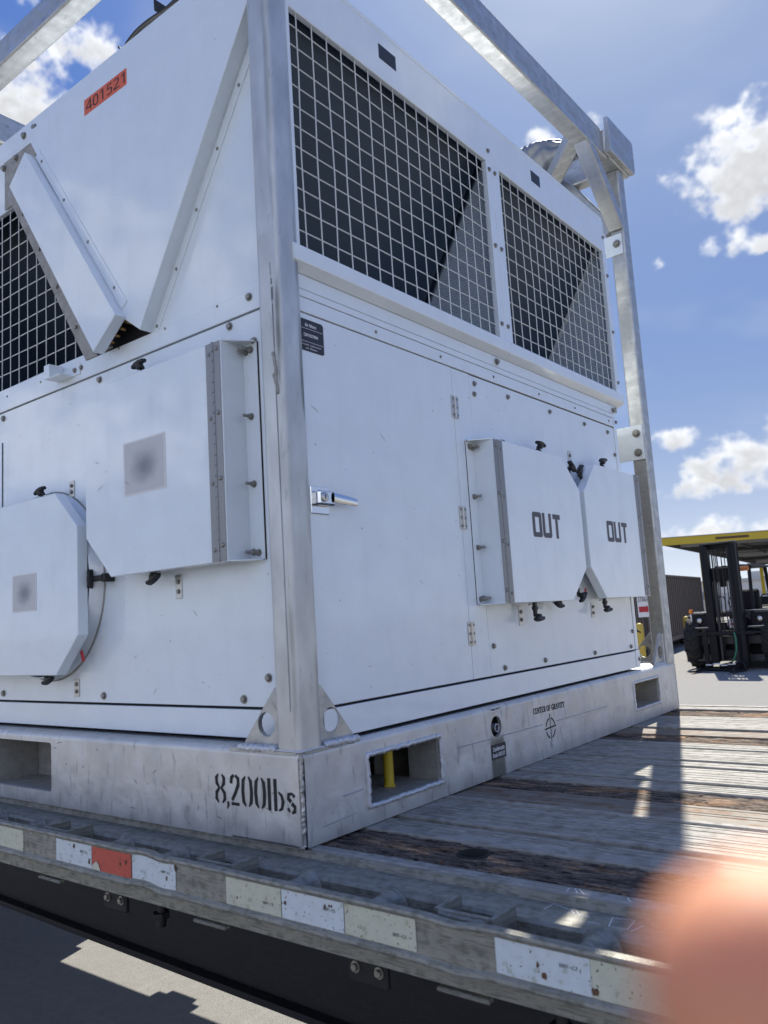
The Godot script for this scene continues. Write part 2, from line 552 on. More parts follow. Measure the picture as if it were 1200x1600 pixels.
func make_materials() -> void:
	var N := 512
	var a := field(N, N, 1, 0.012, 4)
	var b := field(N, N, 2, 0.03, 4, 1, 8)      # drawn out along v: rain streaks
	var c := field(N, N, 3, 0.09, 3)
	var bx := field(N, N, 4, 0.03, 4, 8, 1)     # drawn out along u
	var e := field(N, N, 9, 0.02, 5)
	# white enamel, a little dirty
	var d := PackedByteArray(); d.resize(N * N * 3)
	var rg := PackedByteArray(); rg.resize(N * N)
	for i in N * N:
		var s := maxf(0.0, (b[i] - 150) / 105.0)
		var sp := 1.0 if c[i] < 236 else 0.86
		var v := (250.0 - 7.0 * a[i] / 255.0 - 3.0 * s) * sp
		d[i * 3] = int(v); d[i * 3 + 1] = int(v * 0.997); d[i * 3 + 2] = int(v * 0.988)
		rg[i] = clampi(int(70 + 40 * a[i] / 255.0 + 60 * s), 0, 255)
	var paint_t := tex(Image.create_from_data(N, N, false, Image.FORMAT_RGB8, d))
	var paint_r := grey(N, N, rg)
	# bare aluminium
	var ad := PackedByteArray(); ad.resize(N * N * 3)
	var ar := PackedByteArray(); ar.resize(N * N)
	var fine := field(N, N, 5, 0.2, 2)
	for i in N * N:
		var v := 222.0 + 26.0 * (a[i] / 255.0 - 0.5) + 18.0 * (bx[i] / 255.0 - 0.5) + 16.0 * (fine[i] / 255.0 - 0.5)
		if e[i] < 70:
			v -= (70 - e[i]) * 0.7
		v = clampf(v, 0, 255)
		ad[i * 3] = int(v); ad[i * 3 + 1] = int(v * 0.995); ad[i * 3 + 2] = int(v * 0.98)
		ar[i] = clampi(int(120 + 70 * (1.0 - a[i] / 255.0) + 40 * (e[i] / 255.0 - 0.5)), 0, 255)
	var alu_t := tex(Image.create_from_data(N, N, false, Image.FORMAT_RGB8, ad))
	var alu_r := grey(N, N, ar)
	var bump := PackedByteArray(); bump.resize(N * N)
	for i in N * N:
		bump[i] = clampi(int(128 + (fine[i] - 128) * 0.5 + (bx[i] - 128) * 0.4), 0, 255)
	var alu_b := grey(N, N, bump)

	var m := mat("paint", lin(0.81, 0.88, 0.94), 1.0)
	tri_tex(m, paint_t, paint_r, grey(N, N, e), 1.1, 0.16)
	m.clearcoat_enabled = true
	m.clearcoat = 1.0
	m.clearcoat_roughness = 0.07
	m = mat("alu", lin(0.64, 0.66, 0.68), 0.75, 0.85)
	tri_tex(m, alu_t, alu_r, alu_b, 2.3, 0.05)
	m = mat("alu_dull", lin(0.46, 0.455, 0.43), 1.0, 0.25)
	tri_tex(m, alu_t, alu_r, alu_b, 3.1, 0.08)
	m = mat("deck_alu", lin(0.45, 0.455, 0.445), 0.95, 0.0)
	m.metallic_specular = 0.25
	var dk := PackedByteArray(); dk.resize(N * N * 3)
	var bx2 := field(N, N, 6, 0.09, 3, 16, 1)
	for i in N * N:
		var st := bx2[i] / 255.0
		var v := 216.0 + 32.0 * (st - 0.5) + 26.0 * (bx[i] / 255.0 - 0.5) + 20.0 * (fine[i] / 255.0 - 0.5)
		var dirt := smoothstep(0.50, 0.72, e[i] / 255.0 * 0.5 + st * 0.5) * 0.20 + (0.16 if st < 0.25 else 0.0)
		v *= 1.0 - dirt
		dk[i * 3] = clampi(int(v), 0, 255); dk[i * 3 + 1] = clampi(int(v * 0.985), 0, 255); dk[i * 3 + 2] = clampi(int(v * (0.96 - 0.1 * dirt)), 0, 255)
	var deck_t := tex(Image.create_from_data(N, N, false, Image.FORMAT_RGB8, dk))
	tri_tex(m, deck_t, alu_r, alu_b, 2.0, 0.08)
	m = mat("rail", lin(0.38, 0.39, 0.36), 0.9, 0.3)
	tri_tex(m, deck_t, alu_r, alu_b, 3.1, 0.1)
	m = mat("bead", lin(0.72, 0.72, 0.72), 0.38, 0.8)
	tri_tex(m, null, null, grey(N, N, fine), 9.0, 0.1)
	m = mat("bolt", lin(0.30, 0.29, 0.26), 0.42, 0.75)
	m = mat("stainless", lin(0.55, 0.54, 0.52), 0.32, 0.9)
	m = mat("hinge", lin(0.26, 0.265, 0.27), 0.4, 0.7)
	m = mat("tarp", lin(0.24, 0.25, 0.26), 0.45, 0.5)
	m = mat("scuff", lin(0.20, 0.20, 0.20), 0.7)
	m = mat("chrome", lin(0.75, 0.75, 0.75), 0.12, 1.0)
	m = mat("wire", lin(0.68, 0.70, 0.67), 0.45)
	m = mat("rubber", lin(0.012, 0.012, 0.013), 0.5)
	m = mat("red_plastic", lin(0.45, 0.02, 0.03), 0.4)
	m = mat("gap", lin(0.02, 0.018, 0.016), 0.9)
	m = mat("label_black", lin(0.02, 0.022, 0.03), 0.45)
	m = mat("label_white", lin(0.75, 0.75, 0.74), 0.5)
	m = mat("sticker_orange", lin(0.66, 0.12, 0.045), 0.5)
	m = mat("ink", lin(0.02, 0.02, 0.022), 0.7)
	m = mat("stencil", lin(0.022, 0.022, 0.022), 0.8)
	m = mat("letters", lin(0.075, 0.072, 0.085), 0.5)
	m = mat("yellow", lin(0.60, 0.44, 0.03), 0.55)
	tri_tex(m, paint_t, null, null, 4.0)
	m = mat("copper", lin(0.45, 0.28, 0.10), 0.3, 0.9)
	m = mat("dark_steel", lin(0.022, 0.022, 0.026), 0.6, 0.2)
	tri_tex(m, alu_t, null, alu_b, 2.0, 0.1)
	m = mat("rust", lin(0.16, 0.09, 0.055), 0.85)
	tri_tex(m, alu_t, null, alu_b, 5.0, 0.2)
	# finned coil: very fine horizontal fins
	var fin := PackedByteArray(); fin.resize(64 * 64)
	for y in 64:
		for x in 64:
			fin[y * 64 + x] = 220 if y % 4 < 2 else 60
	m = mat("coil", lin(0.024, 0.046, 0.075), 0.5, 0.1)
	m = mat("bay_sheet", lin(0.42, 0.49, 0.56), 0.5)  # white sheet inside the bays; its bluish shade is put into the colour
	tri_tex(m, null, null, grey(64, 64, fin), 7.0, 0.25)

	# asphalt
	var sd := PackedByteArray(); sd.resize(N * N * 3)
	var gr := field(N, N, 21, 0.28, 2)
	var gs := field(N, N, 22, 0.5, 1)
	for i in N * N:
		var v := 205.0 + 60.0 * (gr[i] / 255.0 - 0.5) + 110.0 * (gs[i] / 255.0 - 0.5) + 14.0 * (e[i] / 255.0 - 0.5)
		if gs[i] < 62:
			v -= 55
		v = clampf(v, 30, 255)
		sd[i * 3] = int(v); sd[i * 3 + 1] = int(v * 0.997); sd[i * 3 + 2] = int(v * 0.985)
	m = mat("asphalt", lin(0.40, 0.40, 0.395), 0.9)
	tri_tex(m, tex(Image.create_from_data(N, N, false, Image.FORMAT_RGB8, sd)), null, grey(N, N, gr), 1.3, 0.5)
	m.metallic_specular = 0.3

	# weathered planks: grain along u
	var long := field(1024, 512, 31, 0.05, 4, 5, 1)
	var long2 := field(1024, 512, 32, 0.13, 3, 8, 1)
	var nap := field(1024, 512, 34, 0.16, 3, 2, 1)
	var blot := field(1024, 512, 33, 0.01, 5, 2, 1)
	var wd := PackedByteArray(); wd.resize(1024 * 512 * 3)
	var wb := PackedByteArray(); wb.resize(1024 * 512)
	for i in 1024 * 512:
		var gl := long[i] / 255.0
		var g2 := long2[i] / 255.0
		var bl := blot[i] / 255.0
		var v := 0.34 + 0.34 * gl + 0.34 * (g2 - 0.5) + 0.30 * (nap[i] / 255.0 - 0.5)
		var crack := smoothstep(0.34, 0.22, g2) * smoothstep(0.62, 0.4, gl)
		v = v * (0.72 + 0.5 * bl) * (1.0 - 0.62 * crack)
		var warm := smoothstep(0.45, 0.75, bl) * 0.25
		wd[i * 3] = clampi(int(255 * v * (1.0 + warm * 0.5)), 0, 255)
		wd[i * 3 + 1] = clampi(int(255 * v * 0.96), 0, 255)
		wd[i * 3 + 2] = clampi(int(255 * v * (0.92 - warm * 0.5)), 0, 255)
		wb[i] = clampi(int(255 * (0.25 + 0.6 * g2) * (1.0 - crack)), 0, 255)
	m = mat("wood", lin(0.60, 0.53, 0.48), 0.9)
	m.metallic_specular = 0.25
	m.albedo_texture = tex(Image.create_from_data(1024, 512, false, Image.FORMAT_RGB8, wd))
	m.heightmap_enabled = true
	m.heightmap_texture = grey(1024, 512, wb)
	m.heightmap_scale = 0.6
	# grey planks of the metal floor with dirt rubbed in, brown where rust ran
	var pd := PackedByteArray(); pd.resize(N * N * 3)
	for i in N * N:
		var v := 205.0 + 40.0 * (bx[i] / 255.0 - 0.5) + 30.0 * (a[i] / 255.0 - 0.5)
		var ru := smoothstep(0.45, 0.85, e[i] / 255.0 * 0.45 + bx[i] / 255.0 * 0.55) * 0.8
		pd[i * 3] = clampi(int(v * (1.0 - 0.22 * ru)), 0, 255)
		pd[i * 3 + 1] = clampi(int(v * (1.0 - 0.48 * ru)), 0, 255)
		pd[i * 3 + 2] = clampi(int(v * (0.98 - 0.66 * ru)), 0, 255)
	m = mat("rusty_plank", lin(0.32, 0.29, 0.26), 0.75, 0.2)
	tri_tex(m, tex(Image.create_from_data(N, N, false, Image.FORMAT_RGB8, pd)), null, alu_b, 1.7, 0.1)

	# reflective tape: scuffed, with gouges down to the metal
	for v in 3:
		var td := PackedByteArray(); td.resize(256 * 96 * 3)
		var s1 := field(256, 96, 41 + v, 0.05, 3)
		var s2 := field(256, 96, 51 + v, 0.02, 4)
		for i in 256 * 96:
			var k := 232.0 - 14.0 * (s2[i] / 255.0)
			var p := [k, k, k]
			if s1[i] > 226:
				p = [78.0, 72.0, 62.0]
			elif s1[i] > 214:
				p = [150.0, 146.0, 136.0]
			if s2[i] > 205:
				p = [p[0] * 0.9, p[1] * 0.9, p[2] * 0.86]
			for q in 3:
				td[i * 3 + q] = int(p[q])
		var tt := tex(Image.create_from_data(256, 96, false, Image.FORMAT_RGB8, td))
		for k in [["tape_white", lin(0.72, 0.80, 0.84)], ["tape_cream", lin(0.66, 0.68, 0.54)], ["tape_red", lin(0.62, 0.075, 0.05)]]:
			m = mat("%s_%d" % [k[0], v], k[1], 0.35)
			m.albedo_texture = tt
			m.uv1_scale = Vector3(1.0, 1.0, 1.0)

	# posts: v is metres up the post / 2.4, u metres round it / 0.28; grey-green scuffs along the corner
	var pw := 256
	var ph := 1024
	var p1 := field(pw, ph, 61, 0.02, 4, 1, 4)
	var p2 := field(pw, ph, 62, 0.06, 4, 1, 2)
	var p3 := field(pw, ph, 63, 0.012, 3)
	var od := PackedByteArray(); od.resize(pw * ph * 3)
	for y in ph:
		var hgt := 2.4 * (1.0 - (y + 0.5) / ph)
		for x in pw:
			var i := y * pw + x
			var v := 226.0 + 36.0 * (p3[i] / 255.0 - 0.5) + 12.0 * (p1[i] / 255.0 - 0.5)
			var u := (x + 0.5) / pw
			# the corner crease sits at u = 0.0 / 1.0 and each quarter
			var q := absf(u * 4.0 - roundf(u * 4.0))
			var worn := (1.0 - smoothstep(0.02, 0.16, q)) * smoothstep(0.35, 0.75, p1[i] / 255.0)
			worn *= 0.35 + 0.65 * (smoothstep(0.45, 0.75, hgt) * (1.0 - smoothstep(1.15, 1.3, hgt)))
			var blot2 := smoothstep(0.76, 0.92, p2[i] / 255.0) * 0.22
			var k := clampf(worn * 0.75 + blot2 * 0.6, 0.0, 0.8)
			od[i * 3] = int(lerpf(v, 96, k)); od[i * 3 + 1] = int(lerpf(v * 0.995, 98, k)); od[i * 3 + 2] = int(lerpf(v * 0.98, 90, k))
	m = mat("post", lin(0.70, 0.72, 0.73), 1.0, 0.5)
	m.albedo_texture = tex(Image.create_from_data(pw, ph, false, Image.FORMAT_RGB8, od))
	m.roughness = 0.40
	m.uv1_scale = Vector3(1.0 / 0.28, -1.0 / 2.4, 1.0)
	m.uv1_offset = Vector3(0.0, 1.0, 0.0)

	# skid flanks: dull, stained metal; uv in metres / (2.4, 0.21)
	var kw := 1536
	var kh := 128
	var k1 := field(kw, kh, 71, 0.02, 4)
	var k2 := field(kw, kh, 72, 0.05, 4, 1, 4)
	var k3 := field(kw, kh, 73, 0.09, 3)
	var k4 := field(kw, kh, 74, 0.008, 3)
	var kd := PackedByteArray(); kd.resize(kw * kh * 3)
	var kr := PackedByteArray(); kr.resize(kw * kh)
	for y in kh:
		for x in kw:
			var i := y * kw + x
			var up := 1.0 - (y + 0.5) / kh
			var v := 226.0 + 28.0 * (k4[i] / 255.0 - 0.5) + 18.0 * (k1[i] / 255.0 - 0.5)
			var drip := smoothstep(0.66, 0.92, k2[i] / 255.0) * 0.22
			var nick := smoothstep(0.82, 0.92, k3[i] / 255.0) * (0.2 + 0.4 * (1.0 - up))
			var low := smoothstep(0.25, 0.0, up) * 0.22
			var k := clampf(drip + nick * 0.8 + low, 0.0, 0.85)
			var u := (x + 0.5) / kw * 2.4
			var wet := smoothstep(0.045, 0.03, absf(u - 0.815)) * smoothstep(0.60, 0.45, up) * (0.55 + 0.3 * k1[i] / 255.0)
			var R := lerpf(v, 92, k)
			var Gc := lerpf(v * 0.992, 94, k)
			var B := lerpf(v * 0.975, 96, k)
			kd[i * 3] = int(lerpf(R, 92, wet)); kd[i * 3 + 1] = int(lerpf(Gc, 92, wet)); kd[i * 3 + 2] = int(lerpf(B, 80, wet))
			kr[i] = clampi(int(70 + 90 * (k1[i] / 255.0) + 70 * k), 0, 255)
	for side in ["skid_right", "skid_front"]:
		m = mat(side, lin(0.82, 0.825, 0.82), 1.0, 0.4)
		m.heightmap_enabled = true
		m.heightmap_texture = grey(kw, kh, k1)
		m.heightmap_scale = 0.12
		m.albedo_texture = tex(Image.create_from_data(kw, kh, false, Image.FORMAT_RGB8, kd))
		m.roughness_texture = grey(kw, kh, kr)
		m.roughness_texture_channel = BaseMaterial3D.TEXTURE_CHANNEL_GRAYSCALE
		m.uv1_scale = Vector3(1.0 / 2.4, -1.0 / 0.21, 1.0)
		m.uv1_offset = Vector3(0.0 if side == "skid_right" else 0.5, 1.0, 0.0)
	if true:
		# no drain stain on the front flank
		for y in kh:
			for x in kw:
				var u := (x + 0.5) / kw * 2.4
				if absf(u - 0.815) < 0.06:
					var i := y * kw + x
					var j := y * kw + (x + 200)
					for q in 3:
						kd[i * 3 + q] = kd[j * 3 + q]
		mats.skid_front.albedo_texture = tex(Image.create_from_data(kw, kh, false, Image.FORMAT_RGB8, kd))

	# soft grey square standing in for a blurred-out mark on the front covers
	var fd := PackedByteArray(); fd.resize(64 * 64 * 3)
	var fn := field(64, 64, 81, 0.05, 3)
	for y in 64:
		for x in 64:
			var ed := maxf(absf(x - 31.5), absf(y - 31.5)) / 32.0
			var rr := Vector2(x - 31.5, y - 31.5).length() / 32.0
			var k := 0.30 * smoothstep(1.0, 0.9, ed) + 0.62 * smoothstep(0.85, 0.0, rr + 0.15 * (fn[y * 64 + x] / 255.0 - 0.5))
			fd[(y * 64 + x) * 3] = int(lerpf(244, 138, k)); fd[(y * 64 + x) * 3 + 1] = int(lerpf(244, 140, k)); fd[(y * 64 + x) * 3 + 2] = int(lerpf(242, 146, k))
	var ft := tex(Image.create_from_data(64, 64, false, Image.FORMAT_RGB8, fd))
	for q in [["blurred_mark_a", Vector2(-0.530, 0.918), 0.074], ["blurred_mark_b", Vector2(-1.150, 0.620), 0.058]]:
		m = mat(q[0], lin(0.84, 0.84, 0.83), 0.45)
		m.albedo_texture = ft
		m.uv1_scale = Vector3(0.4 / q[2], 0.5 / q[2], 1)
		m.uv1_offset = Vector3(0.5 - q[1].x * 0.4 / q[2], 0.5 - q[1].y * 0.5 / q[2], 0)

	# yard and forklift colours
	m = mat("container", lin(0.115, 0.090, 0.074), 0.6, 0.0)
	tri_tex(m, paint_t, null, null, 0.4)
	m = mat("roof_under", lin(0.055, 0.055, 0.05), 0.7, 0.0)
	m = mat("roof_beam", lin(0.45, 0.45, 0.45), 0.5, 0.3)
	m = mat("machine", lin(0.016, 0.017, 0.022), 0.5, 0.0)
	m.metallic_specular = 0.3
	tri_tex(m, alu_t, null, null, 1.5)
	m = mat("machine_grey", lin(0.075, 0.075, 0.08), 0.5, 0.2)
	tri_tex(m, alu_t, null, null, 1.5)
	m = mat("tyre", lin(0.014, 0.014, 0.014), 0.85)
	m = mat("tyre_dust", lin(0.10, 0.095, 0.085), 0.9)
	m = mat("amber", lin(0.75, 0.22, 0.02), 0.25)
	m = mat("orange_paint", lin(0.62, 0.20, 0.05), 0.4)
	m = mat("hose", lin(0.02, 0.16, 0.09), 0.4)
	m = mat("wall_white", lin(0.62, 0.61, 0.58), 0.8)
	m = mat("sign_red", lin(0.45, 0.02, 0.03), 0.5)
	m = mat("car_white", lin(0.75, 0.76, 0.78), 0.25)
	m = mat("glass", lin(0.03, 0.035, 0.04), 0.08)
	m = mat("blue_paint", lin(0.10, 0.16, 0.28), 0.35)
	m = mat("bollard", lin(0.52, 0.36, 0.05), 0.5)
	m = mat("foliage", lin(0.04, 0.07, 0.025), 0.8)
	m = mat("skin", lin(0.62, 0.28, 0.145), 0.6)
	m.subsurf_scatter_enabled = true
	m.subsurf_scatter_strength = 0.25
	m = mat("nail", lin(0.66, 0.40, 0.33), 0.25)
	m = mat("sleeve", lin(0.05, 0.07, 0.12), 0.85)

# ------------------------------------------------------------------ the yard's ground and the trailer
func build_ground() -> void:
	var s := st0()
	var r := 1500.0
	quad(s, Vector3(-r, 0, r), Vector3(r, 0, r), Vector3(r, 0, -r), Vector3(-r, 0, -r))
	var o := obj("ground", s, mats.asphalt, self)
	o.position.y = G
	o.set_meta("kind", "structure")
	o.set_meta("label", "pale worn asphalt of the yard")

# dents of the rub rail
func sway(x: float) -> Vector2:       # (y, z)
	var y := 0.0008 * sin(x * 2.1 + 0.6) - 0.004 * x
	var z := 0.0008 * sin(x * 2.9)
	y += 0.0035 * exp(-pow((x + 0.29) / 0.035, 2.0)) - 0.0025 * exp(-pow((x + 0.22) / 0.03, 2.0))
	y += -0.0035 * exp(-pow((x - 0.50) / 0.04, 2.0)) + 0.0015 * exp(-pow((x - 0.57) / 0.03, 2.0))
	z += 0.003 * exp(-pow((x - 0.53) / 0.04, 2.0)) - 0.002 * exp(-pow((x + 0.27) / 0.04, 2.0))
	return Vector2(y, z)

# closed outline (z, y) drawn along x
func sweep_x(s: SurfaceTool, prof: Array, x0: float, x1: float, step: float, bent := false, smooth := false) -> void:
	var n := maxi(1, int(ceil((x1 - x0) / step)))
	for i in n:
		var xa := x0 + (x1 - x0) * i / n
		var xb := x0 + (x1 - x0) * (i + 1) / n
		var wa := sway(xa) if bent else Vector2.ZERO
		var wb := sway(xb) if bent else Vector2.ZERO
		for k in prof.size():
			var p: Vector2 = prof[k]
			var q: Vector2 = prof[(k + 1) % prof.size()]
			s.set_smooth_group(k + 1 if not smooth else 0)
			quad(s, Vector3(xa, p.y + wa.x, p.x + wa.y), Vector3(xb, p.y + wb.x, p.x + wb.y), Vector3(xb, q.y + wb.x, q.x + wb.y), Vector3(xa, q.y + wa.x, q.x + wa.y), Vector2(xa, k), Vector2(xb, k), Vector2(xb, k + 1), Vector2(xa, k + 1))
	s.set_smooth_group(-1)
	for e in [x0, x1]:
		var w := sway(e) if bent else Vector2.ZERO
		for k in range(1, prof.size() - 1):
			tri(s, Vector3(e, prof[0].y + w.x, prof[0].x + w.y), Vector3(e, prof[k].y + w.x, prof[k].x + w.y), Vector3(e, prof[k + 1].y + w.x, prof[k + 1].x + w.y))

# a board with a ragged top; holes are (x, z, r)
func wood_board(called: String, z0: float, z1: float, parent: Node, sd: int, x0: float, x1: float, holes := []) -> void:
	var n := FastNoiseLite.new()
	n.seed = sd
	n.frequency = 6.0
	n.fractal_octaves = 4
	var s := st0(false)
	var xs := [-6.9]
	var x := x0
	while x < x1:
		xs.append(x)
		var step := 0.012
		for h in holes:
			if absf(x - h[0]) < h[2] + 0.02:
				step = 0.004
		x += step
	xs.append(3.1)
	var rows := int((z1 - z0) / 0.010)
	if holes.size() > 0:
		rows = int((z1 - z0) / 0.0045)
	var uo := sd * 0.37
	var grid := []
	for i in xs.size():
		var col := []
		for k in rows + 1:
			var f := float(k) / rows
			var e := minf(f, 1.0 - f) * (z1 - z0)
			var zz := lerpf(z0, z1, f)
			var rag := n.get_noise_2d(xs[i] * 1.5, zz * 12.0)
			var y := -0.004 + 0.0035 * rag
			if e < 0.012:
				var edge := n.get_noise_2d(xs[i] * 5.0 + 50.0, f * 3.0)
				y -= (0.012 - e) * (0.15 + 0.9 * maxf(0.0, edge + 0.2))
				zz += 0.006 * edge * (1.0 if f < 0.5 else -1.0)
			var split := n.get_noise_2d(xs[i] * 0.6 + 9.0, zz * 30.0)
			if split > 0.42:
				y -= (split - 0.42) * 0.05
			for h in holes:
				var dd := Vector2(xs[i] - h[0], zz - h[1]).length()
				if dd < h[2]:
					y = -0.039 if dd < h[2] - 0.004 else -0.020
			col.append(Vector3(xs[i], y, zz))
		grid.append(col)
	for i in xs.size() - 1:
		for k in rows:
			var a: Vector3 = grid[i][k]
			var b: Vector3 = grid[i + 1][k]
			var c: Vector3 = grid[i + 1][k + 1]
			var d: Vector3 = grid[i][k + 1]
			quad(s, a, d, c, b, Vector2(a.x * 0.9 + uo, a.z * 2.4 + uo), Vector2(d.x * 0.9 + uo, d.z * 2.4 + uo), Vector2(c.x * 0.9 + uo, c.z * 2.4 + uo), Vector2(b.x * 0.9 + uo, b.z * 2.4 + uo))
	s.set_smooth_group(-1)
	for i in xs.size() - 1:
		for k in [0, rows]:
			var a: Vector3 = grid[i][k]
			var b: Vector3 = grid[i + 1][k]
			var c := Vector3(b.x, -0.038, b.z)
			var d := Vector3(a.x, -0.038, a.z)
			if k == 0:
				quad(s, a, b, c, d, Vector2(a.x, 0), Vector2(b.x, 0), Vector2(b.x, .1), Vector2(a.x, .1))
			else:
				quad(s, b, a, d, c, Vector2(a.x, 0), Vector2(b.x, 0), Vector2(b.x, .1), Vector2(a.x, .1))
	obj(called, s, mats.wood, parent)

# a metal floor plank with thin grooves at the given z
func metal_plank(called: String, z0: float, z1: float, parent: Node, m: Material, grooves := [], y := 0.0) -> void:
	var pr := [Vector2(z0, y - 0.036), Vector2(z1, y - 0.036), Vector2(z1, y - 0.003), Vector2(z1 - 0.003, y)]
	var gs := grooves.duplicate()
	if z1 - z0 > 0.06:
		var q := z0 + 0.022
		while q < z1 - 0.02:
			var free := true
			for g in grooves:
				if absf(g - q) < 0.012:
					free = false
			if free:
				gs.append(q)
			q += 0.031 + 0.012 * sin(q * 91.0)
	gs.sort()
	gs.reverse()
	for g in gs:
		pr.append_array([Vector2(g + 0.0026, y), Vector2(g + 0.0020, y - 0.007), Vector2(g - 0.0020, y - 0.007), Vector2(g - 0.0026, y)])
	pr.append_array([Vector2(z0 + 0.003, y), Vector2(z0, y - 0.003)])
	var s := st0()
	sweep_x(s, pr, -6.9, 3.1, 20.0)
	obj(called, s, m, parent)

func build_trailer() -> void:
	var t := thing("flatbed_trailer", "long flatbed trailer with a plank deck and red and white tape along its edge", "trailer")
	var x0 := -6.9
	var x1 := 3.1
	var s: SurfaceTool
	# floor, from the near side to the far side
	metal_plank("floor_plank", -0.050, -0.020, t, mats.deck_alu, [], 0.0)
	wood_board("wooden_plank", -0.204, -0.058, t, 3, -0.05, 1.4, [[0.327, -0.147, 0.033], [0.372, -0.096, 0.007], [0.262, -0.166, 0.006]])
	s = st0()
	prism(s, circle(Vector2(0.327, 0.147), 0.0325, 28), -0.0384, -0.0165, Transform3D(Basis(Vector3(1, 0, 0), Vector3(0, 0, -1), Vector3(0, 1, 0)), Vector3.ZERO))
	lathe(s, Transform3D(Basis(Vector3.RIGHT, -PI / 2), Vector3(0.327, 0, -0.147)), [Vector2(0.0305, -0.038), Vector2(0.0305, -0.0015), Vector2(0.0335, -0.0015), Vector2(0.0335, -0.010)], 32)
	obj("drain_hole", s, mats.gap, t)  # black disc and liner: shade of the hole put into the colour
	metal_plank("floor_plank", -0.303, -0.207, t, mats.deck_alu, [-0.262])
	metal_plank("floor_plank", -0.520, -0.334, t, mats.deck_alu, [-0.358, -0.378, -0.436, -0.505])
	metal_plank("floor_plank", -0.562, -0.537, t, mats.deck_alu)
	metal_plank("rusty_floor_plank", -0.700, -0.568, t, mats.rusty_plank, [], -0.003)
	wood_board("wooden_plank", -0.824, -0.706, t, 8, 0.0, 1.4)
	metal_plank("floor_plank", -0.906, -0.829, t, mats.deck_alu, [-0.85, -0.868, -0.889])
	metal_plank("floor_plank", -1.113, -0.936, t, mats.deck_alu, [-0.96, -1.02, -1.09])
	metal_plank("floor_plank", -1.203, -1.139, t, mats.deck_alu, [-1.17])
	metal_plank("floor_plank", -1.410, -1.232, t, mats.deck_alu, [-1.28, -1.33, -1.37])
	metal_plank("floor_plank", -1.522, -1.433, t, mats.deck_alu, [-1.47])
	wood_board("wooden_plank", -1.672, -1.526, t, 17, 0.0, 1.6)
	metal_plank("rusty_floor_plank", -1.789, -1.678, t, mats.rusty_plank)
	metal_plank("floor_plank", -2.068, -1.848, t, mats.deck_alu, [-1.9, -1.97, -2.02])
	metal_plank("floor_plank", -2.152, -2.074, t, mats.deck_alu, [-2.11])
	wood_board("wooden_plank", -2.347, -2.158, t, 23, 0.0, 1.8)
	metal_plank("far_rail_top", -2.460, -2.374, t, mats.deck_alu, [-2.41])
	box("floor_pan", Vector3(x0, -0.046, -2.372), Vector3(x1, -0.0385, -0.052), mats.dark_steel, t, 0.0)
	# nail heads on the boards, chalk scrawls on the metal
	for zz in [-0.075, -0.180, -0.73, -0.80, -1.55, -1.65, -2.19, -2.31]:
		for k in 5:
			bolt(t, Vector3(-0.02 + 0.305 * k + 0.02 * sin(zz * 50.0), -0.0035, zz + 0.006 * sin(k * 3.0)), Vector3.UP, 0.85, 1, mats.rust)
	s = st0()
	var top := Transform3D(Basis(Vector3(1, 0, 0), Vector3(0, 0, -1), Vector3(0, 1, 0)), Vector3(0, -0.0183, 0))
	for l in [[Vector2(0.568, 0.022), Vector2(0.571, -0.008), Vector2(0.603, 0.003)], [Vector2(0.61, 0.006), Vector2(0.621, 0.019)], [Vector2(0.618, 0.005), Vector2(0.631, 0.02)], [Vector2(0.63, 0.018), Vector2(0.649, 0.02)], [Vector2(0.68, 0.003), Vector2(0.689, 0.041), Vector2(0.718, 0.039), Vector2(0.715, 0.0), Vector2(0.683, 0.005)], [Vector2(0.725, 0.044), Vector2(0.734, 0.013)], [Vector2(0.653, 0.039), Vector2(0.674, 0.037)]]:
		var pts := []
		for p in l:
			pts.append(Vector3(p.x, -p.y, 0.0009))
		stroke(s, pts, top, 1.0)
	top.origin.y = -0.0002
	for l in [[Vector2(0.588, -0.025), Vector2(0.587, -0.039)], [Vector2(0.595, -0.043), Vector2(0.608, -0.025)], [Vector2(0.602, -0.043), Vector2(0.620, -0.025)], [Vector2(0.69, -0.042), Vector2(0.692, -0.034), Vector2(0.701, -0.026)]]:
		var pts := []
		for p in l:
			pts.append(Vector3(p.x, -p.y, 0.0009))
		stroke(s, pts, top, 1.0)
	var ch := obj("chalk_marks", s, mats.label_white, t)
	ch.set_meta("kind", "stuff")
	# near side rail: stepped top flange and web
	s = st0()
	sweep_x(s, [Vector2(-0.018, -0.002), Vector2(-0.018, -0.05), Vector2(0.008, -0.05), Vector2(0.008, -0.13), Vector2(0.068, -0.13), Vector2(0.072, -0.126), Vector2(0.072, -0.024), Vector2(0.067, -0.0185), Vector2(-0.010, -0.018), Vector2(-0.014, -0.003)], x0, x1, 20.0)
	obj("side_rail", s, mats.rail, t)
	# rub rail
	s = st0()
	sweep_x(s, [Vector2(0.186, 0.010), Vector2(0.187, -0.062), Vector2(0.190, -0.0655), Vector2(0.198, -0.0665), Vector2(0.2035, -0.0645), Vector2(0.2055, -0.060), Vector2(0.2040, -0.055), Vector2(0.200, -0.0505), Vector2(0.200, 0.0025), Vector2(0.2040, 0.004), Vector2(0.2055, 0.0075), Vector2(0.2040, 0.0115), Vector2(0.198, 0.0135), Vector2(0.190, 0.0125)], x0, x1, 0.02, true)
	obj("rub_rail", s, mats.rail, t)
	s = st0()
	sweep_x(s, [Vector2(0.072, -0.112), Vector2(0.150, -0.112), Vector2(0.168, -0.104), Vector2(0.170, -0.062), Vector2(0.164, -0.062), Vector2(0.160, -0.100), Vector2(0.072, -0.104)], x0, x1, 20.0)
	obj("lower_rail", s, mats.rail, t)
